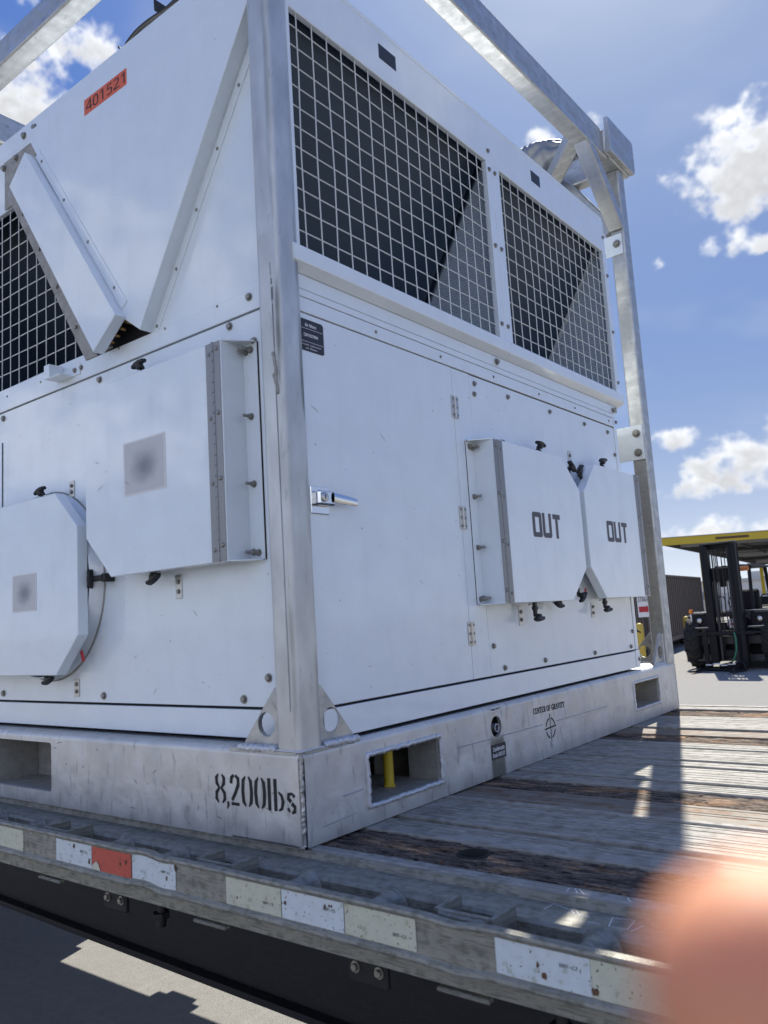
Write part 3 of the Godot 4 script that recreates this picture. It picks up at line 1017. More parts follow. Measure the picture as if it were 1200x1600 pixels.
	# tape in its recess: every piece six inches long
	var tape := [[-0.904, "tape_cream_0"], [-0.632, "tape_white_1"], [-0.480, "tape_red_0"], [-0.326, "tape_white_2"], [-0.020, "tape_cream_1"], [0.132, "tape_white_0"], [0.284, "tape_cream_2"], [0.580, "tape_white_1"], [0.729, "tape_cream_0"], [0.88, "tape_red_1"], [-1.06, "tape_red_2"], [-1.21, "tape_white_0"]]
	for k in tape.size():
		s = st0(false)
		var a: float = tape[k][0] + 0.001
		var len := 0.150 if k > 0 else 0.119
		for i in 10:
			var xa := a + len * i / 10.0
			var xb := a + len * (i + 1) / 10.0
			var wa := sway(xa)
			var wb := sway(xb)
			quad(s, Vector3(xa, -0.0488 + wa.x, 0.2012 + wa.y), Vector3(xb, -0.0488 + wb.x, 0.2012 + wb.y), Vector3(xb, 0.0008 + wb.x, 0.2012 + wb.y), Vector3(xa, 0.0008 + wa.x, 0.2012 + wa.y), Vector2(i / 10.0, 1), Vector2((i + 1) / 10.0, 1), Vector2((i + 1) / 10.0, 0), Vector2(i / 10.0, 0))
		var tp := obj("reflective_tape", s, mats[tape[k][1]], t)
		if "red" in tape[k][1]:
			tp.set_meta("label", "red piece of reflective tape")
		if k in [1, 3, 4, 5, 6, 7]:
			var w := sway(a + len * 0.75)
			text("tape_marking", "DOT-C2", Transform3D(Basis.IDENTITY, Vector3(a + len * 0.78, -0.030 + w.x if k in [4, 6] else -0.016 + w.x, 0.2018 + w.y)), 0.027, 0.005, mats.ink, tp, "Droid Sans Mono", 400, 0.0003)
	s = st0()
	prism(s, PackedVector2Array([Vector2(-0.478, -0.046), Vector2(-0.445, -0.047), Vector2(-0.452, -0.034), Vector2(-0.461, -0.028), Vector2(-0.466, -0.031), Vector2(-0.478, -0.040)]), 0.2014, 0.2018)
	obj("torn_tape", s, mats.tape_cream_1, t)
	# paint peeled off the red piece, bullet-like scuffs on the tape
	s = st0()
	for k in 22:
		var px := rng.randf_range(-0.62, 0.86)
		if (px > -0.17 and px < -0.02) or (px > 0.435 and px < 0.58):
			continue
		var w := sway(px)
		var pts := PackedVector2Array()
		var r := rng.randf_range(0.003, 0.008)
		for q in 7:
			var an := TAU * q / 7
			pts.append(Vector2(px, rng.randf_range(-0.042, -0.006) * 0 - 0.024 + 0.018 * sin(k * 2.4)) + Vector2(cos(an) * 0.7, sin(an)) * r * rng.randf_range(0.5, 1.1))
		prism(s, pts, 0.0, 0.0006, Transform3D(Basis.IDENTITY, Vector3(0, w.x, 0.2012 + w.y)))
	var sc := obj("scuff_marks", s, mats.rust, t)
	sc.set_meta("kind", "stuff")
	# stake pockets and spools between the two rails
	var px := -1.95
	while px < 2.6:
		s = st0()
		bbox(s, Vector3(px - 0.056, -0.115, 0.073), Vector3(px - 0.049, 0.002, 0.148), 0.0015)
		bbox(s, Vector3(px + 0.049, -0.115, 0.073), Vector3(px + 0.056, 0.002, 0.148), 0.0015)
		bbox(s, Vector3(px - 0.0485, -0.115, 0.141), Vector3(px + 0.0485, 0.0015, 0.1485), 0.0015)
		bbox(s, Vector3(px - 0.05, -0.120, 0.149), Vector3(px + 0.05, -0.1125, 0.166), 0.003)
		weld(s, [Vector3(px - 0.045, -0.006, 0.151), Vector3(px + 0.045, -0.007, 0.151)], 0.005, 0.005)
		obj("stake_pocket", s, mats.rail, t)
		for dx in [0.20, 0.41]:
			s = st0()
			lathe(s, Transform3D(Basis.IDENTITY, Vector3(px + dx, -0.040, 0.073)), [Vector2(0.033, 0.0), Vector2(0.028, 0.008), Vector2(0.025, 0.02), Vector2(0.025, 0.108), Vector2(0.0, 0.109)], 18)
			obj("rail_spool", s, mats.rail, t)
		px += 0.61
	# underneath
	s = st0()
	for zz in [[-0.70, -0.60], [-1.80, -1.70]]:
		var zm: float = (zz[0] + zz[1]) / 2
		for part in [[zm - 0.008, zm + 0.008, 0.0], [zz[0], zz[1], 1.0]]:
			var ya := -0.62
			var n := 1
			var xa := x0
			var xb := x1
			var yl := -0.60
			var yr := -0.81
			var lo_l := yl if part[2] == 1.0 else -0.1601
			var a := [Vector3(xa, yl, part[0]), Vector3(xb, yr, part[0]), Vector3(xb, yr, part[1]), Vector3(xa, yl, part[1])]
			var top_l: float = yl + 0.022 if part[2] == 1.0 else -0.1605
			var top_r: float = yr + 0.022 if part[2] == 1.0 else -0.1605
			var b := [Vector3(xa, top_l, part[0]), Vector3(xb, top_r, part[0]), Vector3(xb, top_r, part[1]), Vector3(xa, top_l, part[1])]
			quad(s, a[0], a[1], a[2], a[3])
			quad(s, b[3], b[2], b[1], b[0])
			quad(s, a[3], a[2], b[2], b[3])
			quad(s, a[1], a[0], b[0], b[1])
			quad(s, a[0], a[3], b[3], b[0])
			quad(s, a[2], a[1], b[1], b[2])
	obj("main_beam", s, mats.dark_steel, t)
	px = x0 + 0.2
	while px < x1:
		s = st0()
		bbox(s, Vector3(px - 0.005, -0.150, -2.36), Vector3(px + 0.005, -0.056, 0.0), 0.0)
		bbox(s, Vector3(px - 0.035, -0.160, -2.36), Vector3(px + 0.035, -0.150, 0.0), 0.0)
		bbox(s, Vector3(px - 0.035, -0.056, -2.36), Vector3(px + 0.035, -0.0465, 0.0), 0.0)
		obj("crossmember", s, mats.dark_steel, t)
		px += 0.305
	for bx in [-1.55, -0.70, 0.155, 1.0]:
		var br := box("bracket_plate", Vector3(bx - 0.05, -0.235, -0.012), Vector3(bx + 0.05, -0.131, 0.0), mats.dark_steel, t, 0.003)
		for q in [-0.03, 0.03]:
			bolt(br, Vector3(bx + q, -0.205, 0.0), Vector3.BACK, 0.9)
	for bx in [-0.53, 0.56]:
		var s2 := st0()
		tube(s2, [Vector3(bx, -0.128, -0.02), Vector3(bx + 0.004, -0.19, -0.022), Vector3(bx, -0.25, -0.02)], 0.012, 7)
		lathe(s2, frame_along(Vector3(bx, -0.215, -0.02), Vector3(bx, -0.24, -0.02)) , [Vector2(0.012, 0.0), Vector2(0.022, 0.001), Vector2(0.022, 0.016), Vector2(0.012, 0.017)], 6, true)
		obj("hanger_bolt", s2, mats.dark_steel, t)
	# far rail, its winch and the box whose shadow lies on the yard
	box("far_rub_rail", Vector3(x0, -0.10, -2.478), Vector3(x1, 0.004, -2.4605), mats.alu_dull, t, 0.003)
	box("far_side_rail", Vector3(x0, -0.14, -2.44), Vector3(x1, -0.037, -2.38), mats.alu_dull, t, 0.003)
	var wn := box("strap_winch", Vector3(-2.80, -0.26, -2.45), Vector3(-2.60, -0.141, -2.33), mats.machine_grey, t, 0.004)
	s = st0()
	tube(s, [Vector3(-2.86, -0.22, -2.40), Vector3(-2.54, -0.22, -2.40)], 0.03, 12)
	obj("winch_drum", s, mats.dark_steel, wn)
	box("tool_box", Vector3(-5.0, -0.62, -2.44), Vector3(-3.80, -0.162, -2.02), mats.machine_grey, t, 0.01)
	box("tool_box", Vector3(-3.80, -0.40, -2.40), Vector3(-3.72, -0.17, -2.1), mats.machine_grey, t, 0.004)
	# wheels at the rear, landing legs at the front
	for wx in [-6.3, -5.2]:
		for wz in [-0.10, -2.28]:
			var w := node("wheel", t, Transform3D(Basis.IDENTITY, Vector3(wx - 1.2, G + 0.5, wz)))
			s = st0()
			lathe(s, Transform3D.IDENTITY, [Vector2(0.28, -0.14), Vector2(0.46, -0.15), Vector2(0.5, -0.11), Vector2(0.5, 0.11), Vector2(0.46, 0.15), Vector2(0.28, 0.14)], 28)
			obj("tyre", s, mats.tyre, w)
			s = st0()
			lathe(s, Transform3D.IDENTITY, [Vector2(0.0, -0.10), Vector2(0.28, -0.12), Vector2(0.28, 0.12), Vector2(0.1, 0.05), Vector2(0.1, 0.12), Vector2(0.0, 0.12)], 20)
			obj("rim", s, mats.alu_dull, w)
	box("axle", Vector3(-7.6, G + 0.44, -2.2), Vector3(-6.3, G + 0.8, -0.2), mats.dark_steel, t, 0.01)
	for wz in [-0.68, -1.72]:
		box("landing_leg", Vector3(2.6, G + 0.02, wz - 0.06), Vector3(2.72, -0.60, wz + 0.06), mats.dark_steel, t, 0.004)
		box("landing_foot", Vector3(2.52, G, wz - 0.13), Vector3(2.80, G + 0.02, wz + 0.13), mats.dark_steel, t, 0.004)

# ------------------------------------------------------------------ the lifting frame round the unit
const FL := 1.93       # frame length along x
const FW := 2.39       # frame width along z

# a skid flank: plate with openings; rounded upper edge
func flank(called: String, t: Transform3D, len: float, holes: Array, m: Material, parent: Node) -> MeshInstance3D:
	var s := st0()
	prism(s, rect(0.0, 0.002, len, 0.188), -0.010, 0.0, t, 0.0, holes)
	s.set_smooth_group(0)
	for k in 6:
		var a := PI / 2 * k / 6.0
		var b := PI / 2 * (k + 1) / 6.0
		var p := Vector2(-0.015 + 0.015 * cos(a), 0.188 + 0.015 * sin(a))
		var q := Vector2(-0.015 + 0.015 * cos(b), 0.188 + 0.015 * sin(b))
		quad(s, t * Vector3(0, p.y, p.x), t * Vector3(len, p.y, p.x), t * Vector3(len, q.y, q.x), t * Vector3(0, q.y, q.x), Vector2(0, p.y), Vector2(len, p.y), Vector2(len, q.y), Vector2(0, q.y))
	return obj(called, s, m, parent)

func gusset(t: Transform3D, parent: Node) -> void:
	var s := st0()
	prism(s, PackedVector2Array([Vector2(0, 0), Vector2(0.122, 0), Vector2(0.116, 0.014), Vector2(0.016, 0.132), Vector2(0, 0.138)]), -0.006, 0.006, t, 0.0015, [circle(Vector2(0.043, 0.052), 0.0275, 28)])
	obj("gusset", s, mats.alu, parent)
	s = st0()
	weld(s, [t * Vector3(0.002, 0.002, 0.008), t * Vector3(0.118, 0.002, 0.008)], 0.006)
	weld(s, [t * Vector3(0.001, 0.004, 0.008), t * Vector3(0.001, 0.13, 0.008)], 0.0035)
	obj("weld_bead", s, mats.bead, parent)

# stencil strokes: points (u, v, half width)
func stroke(s: SurfaceTool, pts: Array, t: Transform3D, sc: float) -> void:
	for i in pts.size() - 1:
		var a: Vector3 = pts[i]
		var b: Vector3 = pts[i + 1]
		var d0 := Vector2(b.x - a.x, b.y - a.y)
		if i > 0:
			d0 += Vector2(a.x - pts[i - 1].x, a.y - pts[i - 1].y)
		var d1 := Vector2(b.x - a.x, b.y - a.y)
		if i < pts.size() - 2:
			d1 += Vector2(pts[i + 2].x - b.x, pts[i + 2].y - b.y)
		var n0 := Vector2(-d0.y, d0.x).normalized() * a.z
		var n1 := Vector2(-d1.y, d1.x).normalized() * b.z
		var p := [Vector2(a.x, a.y) - n0, Vector2(b.x, b.y) - n1, Vector2(b.x, b.y) + n1, Vector2(a.x, a.y) + n0]
		var q := []
		for k in p:
			q.append(t * Vector3(k.x * sc, k.y * sc, 0.0006))
		quad(s, q[0], q[1], q[2], q[3])

func stencil_weight(parent: Node) -> void:
	# glyphs one unit tall; every stroke is broken as a stencil breaks it
	var W := 0.075
	var glyphs := [
		[0.0, [[Vector3(.18, .97, .03), Vector3(.08, .85, W), Vector3(.10, .66, W), Vector3(.22, .52, .06), Vector3(.08, .36, W), Vector3(.07, .16, W), Vector3(.18, .03, .03)], [Vector3(.36, .97, .03), Vector3(.47, .85, W), Vector3(.45, .66, W), Vector3(.33, .52, .06), Vector3(.48, .36, W), Vector3(.49, .16, W), Vector3(.37, .03, .03)]]],
		[0.58, [[Vector3(.06, .10, .06), Vector3(.09, .0, .06), Vector3(.02, -.14, .02)]]],
		[0.76, [[Vector3(.06, .70, .07), Vector3(.10, .90, W), Vector3(.22, .98, .05)], [Vector3(.28, .98, .05), Vector3(.42, .88, W), Vector3(.42, .68, W), Vector3(.28, .42, .07), Vector3(.10, .16, .06)], [Vector3(.06, .05, .05), Vector3(.46, .05, .05)]]],
		[1.34, [[Vector3(.20, .98, .03), Vector3(.09, .84, W), Vector3(.06, .5, W), Vector3(.09, .16, W), Vector3(.20, .02, .03)], [Vector3(.34, .98, .03), Vector3(.45, .84, W), Vector3(.48, .5, W), Vector3(.45, .16, W), Vector3(.34, .02, .03)]]],
		[1.96, [[Vector3(.20, .98, .03), Vector3(.09, .84, W), Vector3(.06, .5, W), Vector3(.09, .16, W), Vector3(.20, .02, .03)], [Vector3(.34, .98, .03), Vector3(.45, .84, W), Vector3(.48, .5, W), Vector3(.45, .16, W), Vector3(.34, .02, .03)]]],
		[2.56, [[Vector3(.10, 1.0, W), Vector3(.10, 0.0, W)]]],
		[2.84, [[Vector3(.10, 1.0, W), Vector3(.10, 0.0, W)], [Vector3(.24, .60, .03), Vector3(.38, .50, .06), Vector3(.44, .32, W), Vector3(.38, .10, .06), Vector3(.24, .02, .03)]]],
		[3.40, [[Vector3(.40, .50, .06), Vector3(.28, .60, .04), Vector3(.14, .56, .07), Vector3(.12, .44, .07), Vector3(.24, .34, .07)], [Vector3(.26, .30, .07), Vector3(.40, .20, .07), Vector3(.38, .06, .07), Vector3(.26, .0, .04)], [Vector3(.18, .03, .04), Vector3(.08, .14, .05)]]],
	]
	var s := st0()
	var t := Transform3D(Basis.IDENTITY, Vector3(-0.284, 0.073, 0.0))
	for g in glyphs:
		for st in g[1]:
			var moved := []
			for p in st:
				moved.append(Vector3(p.x + g[0], p.y, p.z))
			stroke(s, moved, t, 0.0685)
	obj("stencilled_weight", s, mats.stencil, parent)

func build_frame() -> void:
	var f := thing("lifting_frame", "bare aluminium lifting frame stencilled 8,200lbs, welded round the white cooling unit", "lifting frame")
	# --- skid
	var right := node("skid_beam", f)
	var pockets := [rrect(0.222, 0.046, 0.520, 0.156, 0.010), rrect(1.889, 0.058, 2.165, 0.156, 0.010)]
	flank("flank_plate", on_right(0.0), FW, pockets + [circle(Vector2(0.816, 0.142), 0.030, 28)], mats.skid_right, right)
	box("top_plate", Vector3(-0.23, 0.193, -FW), Vector3(-0.015, 0.203, 0.0), mats.alu, right, 0.001)
	box("bottom_plate", Vector3(-0.23, 0.0, -FW), Vector3(-0.012, 0.008, 0.0), mats.alu_dull, right, 0.001)
	box("inner_plate", Vector3(-0.236, 0.0, -1.88), Vector3(-0.231, 0.19, -0.53), mats.alu_dull, right, 0.0)
	for k in 2:
		var z0: float = [-0.222, -1.889][k]
		var z1: float = [-0.520, -2.165][k]
		var yb: float = [0.046, 0.058][k]
		var p := node("fork_pocket", right)
		var s := st0()
		bbox(s, Vector3(-0.229, yb - 0.006, z1 - 0.006), Vector3(-0.011, yb, z0 + 0.006), 0.0)
		bbox(s, Vector3(-0.229, 0.156, z1 - 0.006), Vector3(-0.011, 0.162, z0 + 0.006), 0.0)
		bbox(s, Vector3(-0.105, yb, z1 - 0.006), Vector3(-0.011, 0.156, z1), 0.0)
		bbox(s, Vector3(-0.105, yb, z0), Vector3(-0.011, 0.156, z0 + 0.006), 0.0)
		obj("pocket_liner", s, mats.alu_dull, p)
		s = st0()
		var zb: float = [-0.405, -2.04][k]
		tube(s, [Vector3(-0.085, yb, zb), Vector3(-0.085, 0.156, zb)], 0.013, 14)
		weld(s, [Vector3(-0.070, yb + 0.002, zb), Vector3(-0.085, yb + 0.002, zb + 0.015), Vector3(-0.100, yb + 0.002, zb), Vector3(-0.085, yb + 0.002, zb - 0.015), Vector3(-0.070, yb + 0.002, zb)], 0.004)
		obj("yellow_bar", s, mats.yellow, p)
		s = st0()
		var c := [Vector3(0.001, yb - 0.004, z0 + 0.004), Vector3(0.001, 0.160, z0 + 0.004), Vector3(0.001, 0.160, z1 - 0.004), Vector3(0.001, yb - 0.004, z1 - 0.004), Vector3(0.001, yb - 0.004, z0 + 0.004)]
		weld(s, c, 0.0065 if k == 0 else 0.005)
		obj("weld_bead", s, mats.bead, p)
	# seam along the flank
	var s := st0()
	weld(s, [Vector3(0.0, 0.085, -0.13), Vector3(0.0, 0.087, -0.20)], 0.0018, 0.004)
	tube(s, [Vector3(-0.0005, 0.115, -0.60), Vector3(-0.0005, 0.112, -0.79)], 0.0018, 6)
	tube(s, [Vector3(-0.0005, 0.112, -0.84), Vector3(-0.0005, 0.108, -1.10)], 0.0018, 6)
	tube(s, [Vector3(-0.0005, 0.107, -1.20), Vector3(-0.0005, 0.103, -1.62)], 0.0015, 6)
	tube(s, [Vector3(-0.0005, 0.035, -0.06), Vector3(-0.0005, 0.04, -0.17)], 0.0015, 6)
	obj("seam", s, mats.alu, right)
	# drain outlet
	var dr := node("drain_outlet", right)
	s = st0()
	lathe(s, Transform3D(on_right(0.0).basis, Vector3(0, 0.142, -0.816)), [Vector2(0.0, -0.045), Vector2(0.03, -0.045), Vector2(0.03, -0.010)], 24)
	obj("recess", s, mats.dark_steel, dr)
	s = st0()
	lathe(s, Transform3D(on_right(0.0).basis, Vector3(0, 0.139, -0.812)), [Vector2(0.0, -0.030), Vector2(0.009, -0.030), Vector2(0.009, 0.004), Vector2(0.0125, 0.004), Vector2(0.0125, -0.040)], 18)
	obj("drain_pipe", s, mats.machine_grey, dr)
	s = st0()
	tube(s, circle3(Vector3(0.004, 0.139, -0.812), 0.011, 20), 0.0016, 6, false)
	obj("pipe_rim", s, mats.bead, dr)
	var lb := box("drain_label", Vector3(0.0, 0.051, -0.860), Vector3(0.001, 0.093, -0.778), mats.label_black, right, 0.0)
	text("label_lettering", "Condensate", on_right(0.0012) * Transform3D(Basis.IDENTITY, Vector3(0.819, 0.080, 0)), 0.064, 0.013, mats.label_white, lb, "Droid Sans", 700, 0.0003)
	text("label_lettering", "Drain OUTLET", on_right(0.0012) * Transform3D(Basis.IDENTITY, Vector3(0.819, 0.063, 0)), 0.070, 0.0125, mats.label_white, lb, "Droid Sans", 700, 0.0003)
	lb = box("drain_label", Vector3(0.0, 0.186, -0.850), Vector3(0.001, 0.198, -0.787), mats.label_white, right, 0.0)
	text("label_lettering", "DRAIN OUTLET", on_right(0.0012) * Transform3D(Basis.IDENTITY, Vector3(0.8185, 0.192, 0)), 0.055, 0.0065, mats.ink, lb, "Droid Sans", 700, 0.0003)
	# centre of gravity mark
	text("stencilled_words", "CENTER OF GRAVITY", on_right(0.0005) * Transform3D(Basis(Vector3(1, -0.012, 0), Vector3(0, 1, 0), Vector3(0, 0, 1)), Vector3(1.157, 0.1535, 0)), 0.222, 0.0185, mats.stencil, right, "Droid Serif", 700, 0.0004)
	s = st0()
	var cg := Transform3D(on_right(0.0).basis, Vector3(0, 0.090, -1.155))
	for q in 4:
		var arc := []
		for k in 9:
			var a := deg_to_rad(90.0 * q + 14 + 62.0 * k / 8.0)
			arc.append(Vector3(cos(a) * 0.031, sin(a) * 0.031, 0.0026))
		stroke(s, arc, cg, 1.0)
	stroke(s, [Vector3(-0.040, 0, 0.0024), Vector3(0.040, 0.004, 0.0024)], cg, 1.0)
	stroke(s, [Vector3(0, 0.046, 0.0022), Vector3(-0.001, 0.004, 0.0022)], cg, 1.0)
	stroke(s, [Vector3(0, -0.002, 0.0022), Vector3(0.001, -0.046, 0.0018)], cg, 1.0)
	for k in 3:
		stroke(s, [Vector3(-0.012 + 0.008 * k, -0.040 - 0.006 * k, 0.0012), Vector3(-0.0115 + 0.008 * k, -0.062 - 0.005 * (k % 2), 0.0006)], cg, 1.0)
	obj("gravity_mark", s, mats.stencil, right)
	# front flank
	var front := node("skid_beam", f)
	var tf := Transform3D(Basis.IDENTITY, Vector3(-FL, 0, 0))
	flank("flank_plate", tf, FL, [rrect(FL - 1.35, 0.039, FL - 1.005, 0.177, 0.010)], mats.skid_front, front)
	box("top_plate", Vector3(-FL, 0.1935, -0.15), Vector3(-0.0, 0.2032, -0.015), mats.alu, front, 0.001)
	box("inner_plate", Vector3(-FL, 0.008, -0.157), Vector3(-0.24, 0.19, -0.151), mats.alu_dull, front, 0.0)
	s = st0()
	bbox(s, Vector3(-1.356, 0.033, -0.149), Vector3(-0.999, 0.039, -0.011), 0.0)
	bbox(s, Vector3(-1.356, 0.177, -0.149), Vector3(-0.999, 0.183, -0.011), 0.0)
	bbox(s, Vector3(-1.005, 0.039, -0.149), Vector3(-0.999, 0.177, -0.011), 0.0)
	bbox(s, Vector3(-1.356, 0.039, -0.149), Vector3(-1.350, 0.177, -0.011), 0.0)
	obj("fork_pocket", s, mats.alu_dull, front)
	stencil_weight(front)
	s = st0()
	for k in 14:
		var a := Vector3(rng.randf_range(-1.0, -0.02), rng.randf_range(0.02, 0.18), 0.0003)
		var d := Vector3(rng.randf_range(-0.02, 0.03), rng.randf_range(-0.012, 0.012), 0)
		tube(s, [a, a + d * 0.5 + Vector3(0, 0.001, 0), a + d], 0.0006, 4)
	var scr := obj("scratches", s, mats.dark_steel, front)
	scr.set_meta("kind", "stuff")
	# far and left flanks, cross beams that carry the unit
	box("skid_beam", Vector3(-FL, 0.0, -FW + 0.001), Vector3(-0.24, 0.202, -FW + 0.15), mats.alu, f, 0.012)
	box("skid_beam", Vector3(-FL, 0.001, -FW + 0.151), Vector3(-FL + 0.15, 0.2, -0.16), mats.alu, f, 0.012)
	# corner seam of the skid
	s = st0()
	weld(s, [Vector3(-0.002, 0.006, -0.002), Vector3(-0.002, 0.195, -0.002)], 0.0048, 0.004)
	weld(s, [Vector3(-0.002, 0.006, -FW + 0.003), Vector3(-0.002, 0.195, -FW + 0.003)], 0.004, 0.006)
	obj("weld_bead", s, mats.alu, f)
	s = st0()
	weld(s, [Vector3(-0.005, 0.203, -0.080), Vector3(-0.006, 0.2035, -0.20)], 0.009, 0.006)
	weld(s, [Vector3(-0.080, 0.203, -0.006), Vector3(-0.20, 0.2035, -0.007)], 0.009, 0.006)
	weld(s, [Vector3(-0.074, 0.203, 0.0), Vector3(0.0, 0.202, 0.0), Vector3(0.0, 0.203, -0.074)], 0.003, 0.006)
	obj("weld_bead", s, mats.bead, f)
	# --- posts
	var r := 0.012
	var pc := [Vector3(-0.037, 0, -0.037), Vector3(-0.037, 0, -FW - 0.010 + 0.037), Vector3(-FL + 0.037, 0, -0.037), Vector3(-FL + 0.037, 0, -FW - 0.010 + 0.037)]
	for k in 4:
		s = st0()
		rtube(s, pc[k] + Vector3(0, 0.20, 0), pc[k] + Vector3(0, 2.53, 0), 0.074, 0.074, r, Vector3.BACK)
		var po := obj("corner_post", s, mats.post if k == 0 else mats.alu, f)  # far posts get a darker metal, their shade put into the colour
		if k == 0:
			# torn metal where a strap has rubbed
			s = st0()
			weld(s, [Vector3(-0.028, 1.10, 0.0008), Vector3(-0.022, 1.06, 0.001), Vector3(-0.024, 1.03, 0.001)], 0.0045, 0.004)
			weld(s, [Vector3(-0.030, 1.05, 0.0005), Vector3(-0.020, 1.02, 0.001), Vector3(-0.018, 1.00, 0.0005)], 0.004, 0.004)
			obj("torn_metal", s, mats.alu_dull, po)
	gusset(Transform3D(Basis(Vector3(-1, 0, 0), Vector3(0, 1, 0), Vector3(0, 0, 1)), Vector3(-0.076, 0.203, -0.022)), f)
	gusset(Transform3D(Basis(Vector3(0, 0, -1), Vector3(0, 1, 0), Vector3(1, 0, 0)), Vector3(-0.022, 0.203, -0.076)), f)
	gusset(Transform3D(Basis(Vector3(0, 0, 1), Vector3(0, 1, 0), Vector3(1, 0, 0)), Vector3(-0.028, 0.203, -FW + 0.066)), f)
	gusset(Transform3D(Basis(Vector3(-1, 0, 0), Vector3(0, 1, 0), Vector3(0, 0, 1)), Vector3(-0.076, 0.203, -FW + 0.03)), f)
	# --- top beams
	for bm in [[Vector3(-0.0375, 2.595, 0.0), Vector3(-0.0375, 2.595, -2.20), 0.075, 0.13], [Vector3(-FL, 2.585, -0.0775), Vector3(-0.075, 2.585, -0.0775), 0.075, 0.10], [Vector3(-FL + 0.0625, 2.595, -0.12), Vector3(-FL + 0.0625, 2.595, -FW + 0.1), 0.075, 0.13], [Vector3(-FL, 2.595, -FW + 0.04), Vector3(-0.08, 2.595, -FW + 0.04), 0.075, 0.13]]:
		s = st0()
		rtube(s, bm[0], bm[1], bm[2], bm[3], 0.008)
		obj("top_beam", s, mats.alu, f)
	# corner braces
	for br in [[Vector3(-0.0375, 2.575, -1.985), Vector3(-0.0375, 2.255, -2.335)], [Vector3(-0.285, 2.565, -FW + 0.045), Vector3(-0.062, 2.235, -FW + 0.045)], [Vector3(-0.05, 2.565, -1.97), Vector3(-0.345, 2.565, -FW + 0.09)]]:
		s = st0()
		rtube(s, br[0], br[1], 0.070, 0.066, 0.008)
		obj("corner_brace", s, mats.alu, f)
	# lifting plate on the far corner
	var pl := Transform3D(on_right(0.012).basis, Vector3(0.012, 0, 0))
	s = st0()
	prism(s, PackedVector2Array([Vector2(2.165, 2.542), Vector2(2.455, 2.542), Vector2(2.468, 2.56), Vector2(2.468, 2.70), Vector2(2.455, 2.712), Vector2(2.165, 2.712)]), 0.0, 0.022, pl, 0.003)
	var plate := obj("lifting_plate", s, mats.alu, f)
	s = st0()
	weld(s, [Vector3(0.004, 2.655, -2.17), Vector3(0.004, 2.55, -2.172), Vector3(0.006, 2.548, -2.39)], 0.010, 0.012)
	obj("weld_bead", s, mats.bead, plate)
	box("corner_block", Vector3(-0.12, 2.532, -2.45), Vector3(0.0115, 2.66, -2.205), mats.alu, f, 0.006)
	box("added_sun_blocker", Vector3(-0.60, 2.0, -2.346), Vector3(-0.15, 2.255, -2.336), mats.alu, f, 0.001)  # unseen plate added to stop stray sun spots on the deck
	# plates that tie the unit to the far post
	for tp in [[Vector3(-0.20, 1.122, -2.3255), Vector3(-0.012, 1.282, -2.3195), [Vector2(-0.04, 1.245), Vector2(-0.04, 1.155), Vector2(-0.155, 1.25), Vector2(-0.155, 1.155)]], [Vector3(-0.20, 2.112, -2.3255), Vector3(-0.014, 2.212, -2.3195), [Vector2(-0.04, 2.165), Vector2(-0.165, 2.17)]]]:
		var b := box("tie_plate", tp[0], tp[1], mats.alu, f, 0.0015)
		b.material_override = mats.paint
		for q in tp[2]:
			bolt(b, Vector3(q.x, q.y, -2.3195), Vector3.BACK, 1.5)

# ------------------------------------------------------------------ the cooling unit
const UX := -0.022     # its right wall
const UZ := -0.076     # its front wall
const UL := -1.86      # its left end
const UD := -2.03      # its far end

# rubber T latch: local +y points out over the cover's edge, n out of the wall; long ones show their strap
func latch(t: Transform3D, parent: Node, reach := 0.018) -> void:
	var l := node("rubber_latch", parent, t)
	var s := st0()
	bbox(s, Vector3(-0.0085, -0.012, 0.0), Vector3(0.0085, reach - 0.004, 0.010), 0.0025)
	bbox(s, Vector3(-0.0115, reach * 0.35 - 0.007, -0.002), Vector3(0.0115, reach * 0.35 + 0.007, 0.012), 0.003)
	obj("latch_strap", s, mats.rubber, l)
	s = st0()
	var y := reach
	prism(s, PackedVector2Array([Vector2(-0.008, y - 0.010), Vector2(0.008, y - 0.010), Vector2(0.010, y + 0.001), Vector2(0.024, y - 0.001), Vector2(0.028, y + 0.004), Vector2(0.024, y + 0.010), Vector2(0.008, y + 0.013), Vector2(-0.008, y + 0.013), Vector2(-0.024, y + 0.010), Vector2(-0.028, y + 0.004), Vector2(-0.024, y - 0.001), Vector2(-0.010, y + 0.001)]), -0.002, 0.014, Transform3D(Basis(Vector3.RIGHT, 0.25), Vector3.ZERO), 0.003)
	obj("latch_handle", s, mats.rubber, l)
	s = st0()
	tube(s, [Vector3(-0.010, -0.002, -0.004), Vector3(-0.010, 0.006, -0.012), Vector3(0.010, 0.006, -0.012), Vector3(0.010, -0.002, -0.004)], 0.0018, 6)
	obj("latch_wire", s, mats.stainless, l)

